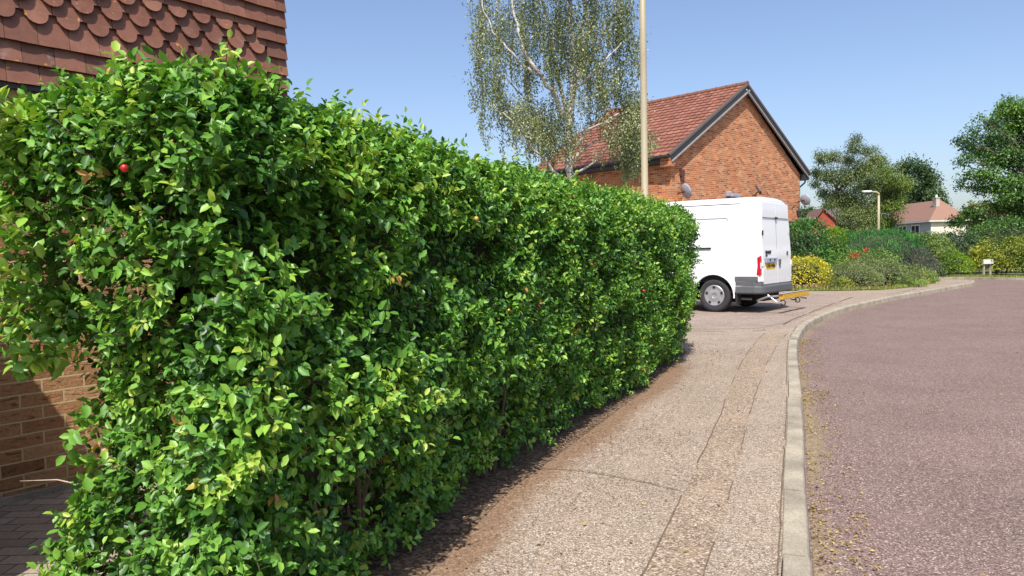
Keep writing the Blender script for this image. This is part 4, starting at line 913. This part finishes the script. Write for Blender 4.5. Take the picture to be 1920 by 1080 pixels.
# ------------------------------------------------------------------ shrubs and hedges beyond
def shrub(name, c, dims, mat, n, leaf, label, cat, up=.4, droop=0, box=2.4, tone_s=1.6, amp=.16, stems=6, spray=3, group=None, slope=None, ratio=.6, rz=0, bare=0, flowers=None, core=.62, vert=0):
    """Leaf-built shrub: leaves in clumps over a lumpy superellipsoid of half sizes dims standing on c."""
    root = empty(name, c, rz); a, b, h = dims
    nb = n//spray; th = rng.random(nb)*2*math.pi; ph = np.arcsin(np.clip(rng.random(nb)*1.45-.45, -1, 1))
    d = np.stack([np.cos(th)*np.cos(ph), np.sin(th)*np.cos(ph), np.sin(ph)], 1)
    k = (np.abs(d[:, 0])**box+np.abs(d[:, 1])**box+np.abs(d[:, 2])**box)**(-1/box)
    rad = 1-np.minimum(rng.exponential(.10, nb), .5)
    U = d*(k*rad)[:, None]
    P = np.stack([U[:, 0]*a, U[:, 1]*b, h*.5*(1+U[:, 2]*1.0)], 1)
    if slope: P[:, 2] *= 1+slope*U[:, 0]
    lump = fbm(P+np.array(c), 1.3/ max(.5, min(a, h)), 7); l2 = fbm(P+np.array(c), 4.5, 17)
    dn = unit(d/np.array([a, b, h*.5])); P = P+dn*((lump*amp*1.6+l2*amp*.5)*min(a, b, h))[:, None]
    P[:, 2] = (P[:, 2]/h*1.16-.16)*h; kp = P[:, 2] > .03; P, dn, lump, l2 = P[kp], dn[kp], lump[kp], l2[kp]; nb = len(P)
    if bare: keep = rng.random(nb) > bare*np.clip(1-P[:, 2]/(h*.35), 0, 1); P, dn, lump, l2 = P[keep], dn[keep], lump[keep], l2[keep]; nb = len(P)
    Q = np.repeat(P, spray, 0)+rng.normal(size=(nb*spray, 3))*leaf*.8; Nn = np.repeat(dn, spray, 0); m = len(Q)
    D = Nn*.6+rng.normal(size=(m, 3))*.7+np.array([0, 0, up-droop])
    if vert: D = rng.normal(size=(m, 3))*.18+np.array([0, 0, 1.]); 
    tone = np.clip(.5+.7*np.repeat(fbm(P, tone_s, 31), spray)+.22*rng.normal(size=m), 0, 1)
    LN = Nn*.5+np.array([0, 0, .6])+rng.normal(size=(m, 3))*.5
    if vert: LN = Nn+rng.normal(size=(m, 3))*.5
    fo = leafcloud('foliage', Q, D, LN, leaf*(.7+.6*rng.random(m)), mat, root, T_MID, ratio, tone)
    if core:
        mb = MB()
        def cf(i, j):
            t = i*2*math.pi; p = -math.pi/2+j*math.pi; q = Vector((math.cos(t)*math.cos(p), math.sin(t)*math.cos(p), math.sin(p)))
            kk = (abs(q.x)**box+abs(q.y)**box+abs(q.z)**box)**(-1/box)*core; z = h*.5+q.z*kk*h*.5; x = q.x*kk*a; z *= 1+(slope*q.x*kk if slope else 0)
            o_ = noise.noise(Vector((q.x*3, q.y*3, q.z*3+c[0])))*.12*min(a, h); return Vector((x+o_*q.x, q.y*kk*b+o_*q.y, max(z+o_*q.z, .02)))
        mb.grid(cf, 20, 12); mb.build('branches', m_core, root, smooth=True)  # dark inner shell added to block see-through, no single branches modelled
    for i in range(stems):
        x, y = random.uniform(-.6, .6)*a, random.uniform(-.6, .6)*b; sb = MB()
        sb.tube([(x*.7, y*.7, -.03), (x*.85, y*.85, h*.25), (x, y, h*.55)], [.022, .016, .009], 5, False); sb.build('stem', m_twig, root, recalc=False)
    if flowers is not None:
        for (fx, fy, fz, fr, cnt) in flowers:
            Pf = np.array([fx, fy, fz])+rng.normal(size=(cnt, 3))*fr*.5; leafcloud('flower', Pf, rng.normal(size=(cnt, 3)), rng.normal(size=(cnt, 3)), .05+.03*rng.random(cnt), m_flower, root, T_MID, .8)
    tag(root, label, cat, group); return root

shrub('golden_shrub', (9.45,23.95,0), (.74,.66,1.04), m_yellowleaf, 5200, .060, 'clipped rounded shrub with bright yellow leaves beside the back of the van', 'shrub', box=3.0, amp=.09, bare=.55)
shrub('evergreen_shrub', (11.35,28.6,0), (.78,.8,2.42), m_laurel, 7000, .085, 'tall glossy dark green shrub against the right corner of the orange brick house', 'shrub', box=3, amp=.12)
shrub('lime_shrub', (12.75,29.3,0), (.62,.7,2.12), m_lime, 4200, .075, 'lime green shrub between the glossy green shrub and the long dark hedge', 'shrub', box=2.6, amp=.16)
shrub('dark_round_shrub', (14.6,33.5,0), (1.0,.9,2.15), m_darkgreen, 4200, .07, 'dark rounded shrub standing behind the left end of the long dark green hedge', 'shrub', box=2.2, amp=.1)
hd_ = shrub('dark_hedge', (14.25,29.2,0), (1.95,.85,1.92), m_yew, 22000, .075, 'long dense dark green clipped hedge with a rounded top, beneath the distant street lamp', 'hedge', box=3.0, amp=.05, slope=.06, ratio=.30, vert=1, tone_s=2.5, core=.82)
shrub('rose_bush', (12.75,26.6,0), (1.05,.75,1.16), m_mid, 5200, .060, 'loose green rose bush with a few red flowers, in front of the dark hedge', 'shrub', amp=.25, core=.5, flowers=[(-.72,-.5,1.02,.11,34),(-.48,-.4,1.10,.06,12),(-.14,-.2,1.22,.07,14),(-.05,-.2,1.28,.05,8)])
shrub('low_olive_shrub', (10.95,23.75,0), (.98,.55,.74), m_olive, 6000, .045, 'low grey-green shrub immediately right of the yellow shrub', 'shrub', amp=.22, core=.5, box=2.2)
shrub('spreading_shrub', (12.35,24.75,0), (1.25,.75,.86), m_olive, 7500, .045, 'wide spreading grey-green shrub in the middle of the flower bed', 'shrub', amp=.28, core=.5, up=.5)
shrub('bronze_shrub', (15.55,28.3,0), (.62,.6,1.25), m_purple, 3600, .055, 'dull bronze-grey shrub at the right end of the dark hedge', 'shrub', amp=.18)
shrub('flowering_shrub', (14.1,26.3,0), (.95,.55,.50), m_mid, 4200, .050, 'low flowering plants with pink and red blooms at the right tip of the flower bed', 'plant', amp=.3, core=.4, flowers=[(1.1,.9,.28,.10,26),(.35,.3,.42,.05,8),(-.3,.1,.42,.05,6)])
shrub('edging_plant', (10.35,23.2,0), (.30,.22,.34), m_ygreen, 900, .045, 'small ochre-green plant at the front edge of the bed beside the yellow shrub', 'plant', amp=.3, core=0, stems=2)
shrub('edging_plant', (13.0,24.1,0), (.55,.25,.28), m_mid, 1300, .05, 'small bright green plant spilling over the front of the flower bed', 'plant', amp=.3, core=0, stems=2)
# far side of the road
shrub('mixed_hedge', (18.2,32.8,0), (1.35,.9,1.85), m_mid, 11000, .080, 'loose light green shrub beyond the junction, left of the street name sign', 'shrub', amp=.2, box=2.6)
shrub('bramble', (17.8,31.95,0), (.9,.35,.72), m_darkgreen, 3800, .070, 'low dark green undergrowth at the foot of the light green shrub', 'shrub', amp=.3)
shrub('bramble', (19.3,32.2,0), (.7,.35,.95), m_lime, 3200, .070, 'low bright green undergrowth immediately left of the street name sign', 'shrub', amp=.3, core=.5)
shrub('tall_shrub', (20.7,34.6,0), (1.3,.9,1.95), m_darkgreen, 7500, .085, 'tall dark green shrub rising behind the street name sign', 'shrub', amp=.22)
shrub('yellow_leaved_shrub', (21.35,32.4,0), (1.05,.8,1.60), m_ygreen, 8500, .085, 'yellow-green bushy shrub just right of the street name sign', 'shrub', amp=.28, bare=.15)
shrub('pale_leaved_shrub', (23.1,31.5,0), (1.25,.8,1.65), m_mid, 9500, .085, 'pale green shrub with dark base at the right edge beyond the road', 'shrub', amp=.28, bare=.2)
shrub('pale_leaved_shrub', (25.6,30.6,0), (1.3,.8,1.8), m_ygreen, 7000, .085, 'last green shrub of the row at the far right beyond the road', 'shrub', amp=.25, bare=.15)
shrub('tall_shrub', (23.4,35.0,0), (2.1,.9,2.5), m_maple, 8500, .10, 'broad mid green shrub mass under the big broad-leaved tree', 'shrub', amp=.22)
shrub('garden_shrub', (16.4,35.5,0), (1.2,.8,2.05), m_willow, 4500, .08, 'pale green shrub showing above the right end of the dark hedge', 'shrub', amp=.25)
# grass on the verge and fringe at the bed
def grass(name, poly_fn, n, h, label, mat=m_grass):
    P = np.array([poly_fn() for _ in range(n)]); D = rng.normal(size=(n, 3))*.35+np.array([0, 0, 1.]); o = leafcloud(name, P, D, rng.normal(size=(n, 3)), h*(.5+rng.random(n)), mat, None, T_QUAD, .10); tag(o, label, 'grass', kind='stuff')
def fv():
    t = random.random(); i = int(t*(len(far_kerb)-2)); p = far_kerb[i].lerp(far_kerb[i+1], random.random()); return (p.x+random.uniform(0,.6), p.y+random.uniform(.12,1.0), -.01)
grass('verge_grass', fv, 9000, .09, 'short dry green and yellow grass on the verge beyond the road')
def fb_():
    a = [(8.5,23.3),(10.1,22.75),(11.4,22.85),(12.6,23.65),(14.3,25.45),(15.9,27.55)]; i = random.randrange(5); t = random.random(); return (a[i][0]+(a[i+1][0]-a[i][0])*t+random.uniform(-.08,.1), a[i][1]+(a[i+1][1]-a[i][1])*t+random.uniform(-.05,.25), .0)
grass('bed_grass', fb_, 3500, .11, 'ragged grass tufts along the front edge of the flower bed')

# ------------------------------------------------------------------ trees
def crown_tree(name, c, trunk_h, blobs, mat, n, leaf, label, lean=(0, 0), tr=.18, bark=None, spread=.35, tone_s=.5, flat=1.0, seed=0, cat='tree', shell=.16, ratio=.7, droop=0):
    """Trunk with one limb per foliage clump; each clump (x, y, z, r) is filled with leaves."""
    root = empty(name, c); bark = bark or m_bark; mb = MB(); top = Vector((lean[0], lean[1], trunk_h))
    zmax = max(b[2] for b in blobs); lead = Vector((lean[0]*1.3, lean[1]*1.3, zmax*.93))
    mb.tube([(0,0,-.1), tuple(top*.5), tuple(top), tuple(top.lerp(lead, .5)), tuple(lead)], [tr*1.15, tr*.95, tr*.8, tr*.45, tr*.12], 9)
    for (x, y, z, r) in blobs:
        q = Vector((x, y, z)); f = min(1, max(.02, (z-trunk_h)/(zmax-trunk_h+.01)*.65)); s = top.lerp(lead, f) if z > trunk_h else top*.85
        m_ = s.lerp(q, .5)+Vector((random.uniform(-.1,.1), random.uniform(-.1,.1), .12*(q-s).length*random.uniform(-.3,1)))
        mb.tube([s, m_, q], [tr*.30, tr*.18, tr*.06], 6, False)
        for _ in range(4):
            e = q+Vector((random.gauss(0,.6), random.gauss(0,.6), random.gauss(0,.35)))*r; mb.tube([m_.lerp(q, random.uniform(.2,1)), e], [tr*.09, tr*.03], 4, False)
    mb.build('trunk', bark, root, smooth=True)
    B = np.array(blobs); wts = B[:, 3]**2; wts /= wts.sum(); idx = rng.choice(len(B), n//4, p=wts); k = len(idx)
    d = rand_dirs(k); rr = 1-np.minimum(rng.exponential(shell, k), .9); d2 = d.copy(); d2[:, 2] = d2[:, 2]*flat*np.where(d2[:, 2] < 0, .6, 1)
    P = B[idx, :3]+d2*(rr*B[idx, 3])[:, None]; nz = fbm(P, 1.4/np.sqrt(B[:, 3].mean()), seed); P += d2*(nz*B[idx, 3]*.55)[:, None]
    Q = np.repeat(P, 4, 0)+rng.normal(size=(k*4, 3))*leaf*1.1; m = len(Q); dd = np.repeat(d, 4, 0)
    D = dd*.5+rng.normal(size=(m, 3))*.7+np.array([0, 0, .05-droop]); LN = np.array([0, 0, .8])+dd*.35+rng.normal(size=(m, 3))*.45
    tone = np.clip(.5+.6*np.repeat(fbm(P, tone_s, 5), 4)+.22*rng.normal(size=m), 0, 1)
    leafcloud('crown', Q, D, LN, leaf*(.65+.7*rng.random(m)), mat, root, T_MID, ratio, tone)
    tag(root, label, cat); return root
# helper turning a picture measurement into metres at a given distance from the viewer
def at(x, y, Yd, rel):
    u = (x-960)/1387.; v = -(y-540)/1387.; c, s = math.cos(.02), math.sin(.02); d = Vector((u*c+v*s, 1, -u*s+v*c)); cp, sp_ = math.cos(R(2.6)), math.sin(R(2.6))
    d = Vector((d.x, cp+d.z*sp_, -sp_+d.z*cp)); d *= Yd/d.y; return (d.x-rel[0], Yd-rel[1], d.z+CAM_H-rel[2])
def blobs(lst, Yd, c, dy=1.0):
    out = []
    for (x, y, r) in lst:
        q = at(x, y, Yd+random.uniform(-dy, dy), c); out.append((q[0], q[1], q[2], r*Yd/1387.))
    return out
# loose grey-green birch and light green tree beyond the long hedge
c = (22.0, 50, 0)
crown_tree('loose_tree', c, 2.2, blobs([(1606,262,10),(1602,278,14),(1625,285,12),(1640,300,10),(1590,300,16),(1560,295,16),(1540,300,12),(1530,325,12),(1555,330,20),(1585,335,24),(1612,320,24),(1528,345,10),(1545,362,14),(1570,370,22),(1600,375,28),(1625,350,24),(1555,385,12),(1590,405,24),(1615,412,24),(1580,430,16),(1610,435,20),(1643,280,6),(1535,290,8),(1625,400,20),(1648,300,5)], 50, c, 1.6),
           m_olive, 34000, .125, 'tall loose grey-green tree with an uneven top, left of the distant street lamp', tr=.11, shell=.5, seed=3, ratio=.5, droop=.5)
c = (24.6, 52, 0)
crown_tree('light_tree', c, 1.8, blobs([(1645,300,14),(1630,315,18),(1655,320,20),(1672,335,20),(1640,345,26),(1665,360,26),(1690,350,14),(1700,345,10),(1650,385,26),(1675,385,20),(1640,415,24),(1665,415,22),(1688,370,12),(1660,430,18)], 52, c, 1.4),
           m_willow, 26000, .125, 'light yellow-green tree behind the distant street lamp', tr=.15, shell=.4, seed=9, ratio=.5, droop=.6)
c = (41.2, 78, 0)
crown_tree('oak_tree', c, 3.0, blobs([(1712,310,14),(1695,320,16),(1730,322,16),(1745,340,16),(1720,345,24),(1698,355,22),(1740,362,22),(1755,370,12),(1762,385,12),(1715,380,24),(1690,385,16),(1735,390,20),(1700,400,18),(1770,392,7)], 78, c, 2.5),
           m_darkgreen, 16000, .24, 'dense dark green tree behind the white bungalow with the brown roof', tr=.35, seed=5)
c = (29.6, 42, 0)
crown_tree('broadleaf_tree', c, 2.4, blobs([(1915,205,26),(1890,195,16),(1880,215,20),(1905,240,34),(1860,235,16),(1840,222,8),(1825,245,9),(1865,262,26),(1825,262,10),(1800,265,9),(1815,275,14),(1840,285,20),(1815,298,11),(1797,305,7),(1870,300,32),(1900,300,30),(1805,335,9),(1825,328,14),(1850,330,20),(1800,350,9),(1830,352,14),(1860,355,18),(1895,345,26),(1920,270,40),(1960,230,46),(2000,270,50),(1950,330,50),(2010,350,50),(1965,180,30),(2030,300,40),
             (1860,388,18),(1835,392,14),(1815,400,14),(1885,392,20),(1910,395,22),(1845,415,22),(1800,415,14),(1875,420,24),(1910,425,26),(1950,400,40),(1830,430,16),(1990,400,40),(1788,418,8),(1890,372,20),(1915,368,22),(1935,380,26),(1870,440,22),(1905,448,22),(1840,440,16)], 42, c, 1.8),
           m_maple, 60000, .145, 'big broad-leaved tree with layered branches at the right edge beyond the road', tr=.20, seed=2, flat=.62, shell=.35)
for i, (x, y, Yd, mat, pts, lab) in enumerate([
    (20.4, 72, 72, m_darkgreen, [(1565,392,12),(1580,388,14),(1550,395,8),(1590,400,14),(1570,410,14),(1545,408,9)], 'dark distant tree above the red gabled house'),
    (26.5, 68, 68, m_darkgreen, [(1515,405,10),(1520,420,12),(1508,415,9)], 'small distant dark tree right beside the corner of the orange brick house')]):
    c = (pts and at(pts[0][0], 470, Yd, (0,0,0))[0], Yd, 0)
    crown_tree('distant_tree', c, 2.0, blobs(pts, Yd, c, 1.0), mat, 4500, .24, lab, tr=.2, seed=20+i)
# row of trees in the far background closing gaps low on the horizon
for i, (px_, Yd, r, mat, lab) in enumerate([(1690,95,26,m_darkgreen,'far dark tree low on the horizon behind the light green tree'),(1830,90,26,m_olive,'far grey-green tree behind the white bungalow, nearer the big tree'),(1900,88,34,m_darkgreen,'far dark tree seen under the big broad-leaved tree')]):
    c = at(px_, 470, Yd, (0,0,0)); c = (c[0], Yd, 0)
    crown_tree('background_tree', c, 1.5, blobs([(px_,430,r*.7),(px_-18,436,r*.6),(px_+18,434,r*.6),(px_,448,r*.8)], Yd, c, 2), mat, 4200, .3, lab, tr=.25, seed=40+i)

# ------------------------------------------------------------------ distant houses
def bungalow():
    root = empty('bungalow', (34.0, 60.0, 0)); W, D_, E, RZ = 3.0, 7.0, 3.42, 5.12      # local x right, y away
    m = MB(); m.box(0, .004, .004, D_, 0, E); m.build('side_wall', m_shaderend, root)  # thin bluish slab: shade of this side painted as colour
    m = MB(); m.box(.006, W, 0, D_-.004, 0, E-.004); m.build('wall', m_cream, root)
    r_ = MB(); e = .22; v = [(-e,-e,E),(W+e,-e,E),(W+e,D_+e,E),(-e,D_+e,E),(W/2-.05,1.2,RZ),(W/2-.05,D_+e,RZ),(-e,-e,E-.08),(W+e,-e,E-.08),(W+e,D_+e,E-.08),(-e,D_+e,E-.08)]
    r_.add(v, [(0,1,4),(1,2,5,4),(3,0,4,5),(2,3,5),(0,6,7,1),(1,7,8,2),(2,8,9,3),(3,9,6,0),(6,9,8,7)]); r_.build('roof', m_rooft, root)
    f = MB(); f.box(-e-.05, -e-.003, -e, D_+e, E-.14, E-.02); f.box(-e, W+e, -e-.05, -e-.003, E-.14, E-.02); f.build('gutter', m_whitetrim, root)
    ch = MB(); ch.box(.84, 1.14, .75, 1.2, 3.9, 5.25); ch.box(.80, 1.18, .71, 1.24, 5.253, 5.31); cho = ch.build('chimney', m_stone, root); 
    pt = MB(); pt.lathe([(.08,0),(.09,.05),(.07,.22),(.05,.22)], (.99,.97,5.313), (0,0,1), 12); pt.build('chimney_pot', m_signw, cho); ae = MB(); ae.tube([(1.1,.97,5.6),(1.1,.97,6.6)], .018, 5); ae.tube([(.8,.97,6.45),(1.4,.97,6.45)], .012, 4); ae.build('aerial', m_steel, cho)
    for y0 in (1.6, 3.6):
        w_ = MB(); w_.box(-.035, -.004, y0, y0+1.3, 2.1, 3.15); o = w_.build('window', m_winframe, root)
        for k in range(2): p = MB(); p.box(-.043, -.0355, y0+.1+k*.62, y0+.62+k*.60, 2.2, 3.05); p.build('pane', m_glass, o)
    tag(root, 'small white bungalow with brown hipped roof and a pale chimney', 'house')
bungalow()
def red_house():
    root = empty('gabled_house', (24.15, 60, 0), R(-12)); 
    m = MB(); m.box(0, 2.55, 0, 6, 0, 2.9); m.build('wall', m_brickO, root)
    g = MB(); g.prism([(0,-.003,2.903),(2.55,-.003,2.903),(1.05,-.003,4.42)], (0, 6, 0)); g.build('tiled_gable', m_tilered, root)
    r_ = MB(); r_.prism([(-.2,-.18,2.72),(1.05,-.18,4.46),(2.85,-.18,2.66),(2.85,-.18,2.76),(1.05,-.18,4.58),(-.2,-.18,2.84)], (0, 6.3, 0)); r_.build('roof', m_roofb, root)
    p = MB(); p.prism([(1.1,-1.2,2.3),(2.6,-1.2,2.3),(1.85,-1.2,3.15)], (0, 1.19, 0)); p.build('porch_gable', m_brickO, root)
    pb = MB(); pb.box(1.15, 2.55, -1.2, -.005, 0, 2.297); pb.build('projecting_wall', m_brickO, root)
    tag(root, 'red tile-hung gable house in the distance, just right of the orange brick house', 'house')
red_house()
def back_house(name, x, y, w_, d_, e, rz, mat, wall, label):
    root = empty(name, (x, y, 0)); m = MB(); m.box(0, w_, 0, d_, 0, e); m.build('wall', wall, root)
    r_ = MB(); r_.prism([(-.3,-.3,e+.002),(-.3,d_/2,rz),(-.3,d_+.3,e+.002)], (w_+.6, 0, 0)); r_.build('roof', mat, root)
    g = MB(); g.tube([(-.3,-.35,e),(w_+.3,-.35,e)], .06, 8); g.build('gutter', m_darktrim, root)
    for k in range(2): q = MB(); q.box(w_*(.2+.4*k), w_*(.2+.4*k)+1.2, -.03, -.003, e-1.5, e-.4); o = q.build('window', m_winframe, root); p = MB(); p.box(w_*(.2+.4*k)+.08, w_*(.2+.4*k)+1.12, -.04, -.0305, e-1.42, e-.48); p.build('pane', m_glass, o)
    tag(root, label, 'house')
back_house('distant_house', 26.7, 66, 3.6, 6, 3.0, 5.0, m_roofg, m_brickO, 'distant house with a grey-brown roof showing behind the red gabled house')
back_house('distant_house', 50.5, 78, 7, 6, 3.6, 5.9, m_roofb, m_cream, 'distant house with a brown roof glimpsed through the big broad-leaved tree')

# ------------------------------------------------------------------ parked pale blue car, mostly hidden behind the bed
def car():
    root = empty('car', (12.15, 30.6, 0), R(8)); st = [(0,.62,.70),(.08,.78,.78),(.9,.93,.84),(1.25,1.0,.84),(1.85,1.38,.66),(2.6,1.44,.66),(3.3,1.38,.66),(3.75,1.02,.80),(3.9,.72,.78)]
    v = []; n = 7
    for x, t, hw in st:
        bw = .86 if .05 < x < 3.85 else .8
        for y, z in [(-bw,.28),(-bw,.70 if t > .75 else t*.9),(-hw,t-.03),(0,t),(hw,t-.03),(bw,.70 if t > .75 else t*.9),(bw,.28)]: v.append((x, y, z))
    f = [(i*n+k, i*n+k+1, (i+1)*n+k+1, (i+1)*n+k) for i in range(len(st)-1) for k in range(n-1)]+[(i*n+n-1, i*n, (i+1)*n, (i+1)*n+n-1) for i in range(len(st)-1)]+[tuple(range(n)), tuple(range((len(st)-1)*n, len(st)*n))[::-1]]
    b = MB(); b.add(v, f); b.build('body', m_car, root, bevel=.02)
    w_ = MB(); w_.add([(1.28,-.72,1.035),(1.28,.72,1.035),(1.84,.60,1.395),(1.84,-.60,1.395)], [(0,1,2,3)]); w_.v = [(x-.02, y, z+.012) for x, y, z in w_.v]; w_.build('windscreen', m_glass, root)
    for x in (.7, 3.2):
        for s_ in (1, -1):
            t = MB(); t.lathe([(.15,-.08),(.3,-.09),(.31,.07),(.27,.09),(.17,.08)], (x, s_*.80, .31), (0, s_, 0), 24); wo = t.build('wheel', m_tyre, root, smooth=True); h = MB(); h.lathe([(0,.07),(.1,.085),(.18,.08)], (x, s_*.8, .31), (0, s_, 0), 20); h.build('hubcap', m_hub, wo, smooth=True)
    for s_ in (1, -1): h = MB(); h.box(-.012, .1, s_*.62-.12, s_*.62+.12, .56, .68); h.build('headlight', m_clearlens, root, bevel=.02)
    tag(root, 'pale blue parked car, only its bonnet showing behind the yellow shrub', 'car')
car()

# ------------------------------------------------------------------ street name sign
def sign():
    root = empty('street_sign', (20.38, 31.6, 0), R(25)); s = .97
    p = MB(); p.box(-.33, .33, -.02, .004, .52, .70); pl = p.build('sign_plate', m_signw, root, bevel=.004)
    b = MB(); b.box(-.35, .35, .006, .03, .50, .72); b.build('backing_board', m_wood, root)
    for x in (-.22, .22): q = MB(); q.box(x-.035, x+.035, .032, .09, -.05, .70); q.build('post', m_wood, root)
    tag(root, 'low white street name plate on two short posts at the edge of the far shrubs', 'sign')
sign()
bpy.context.view_layer.update()
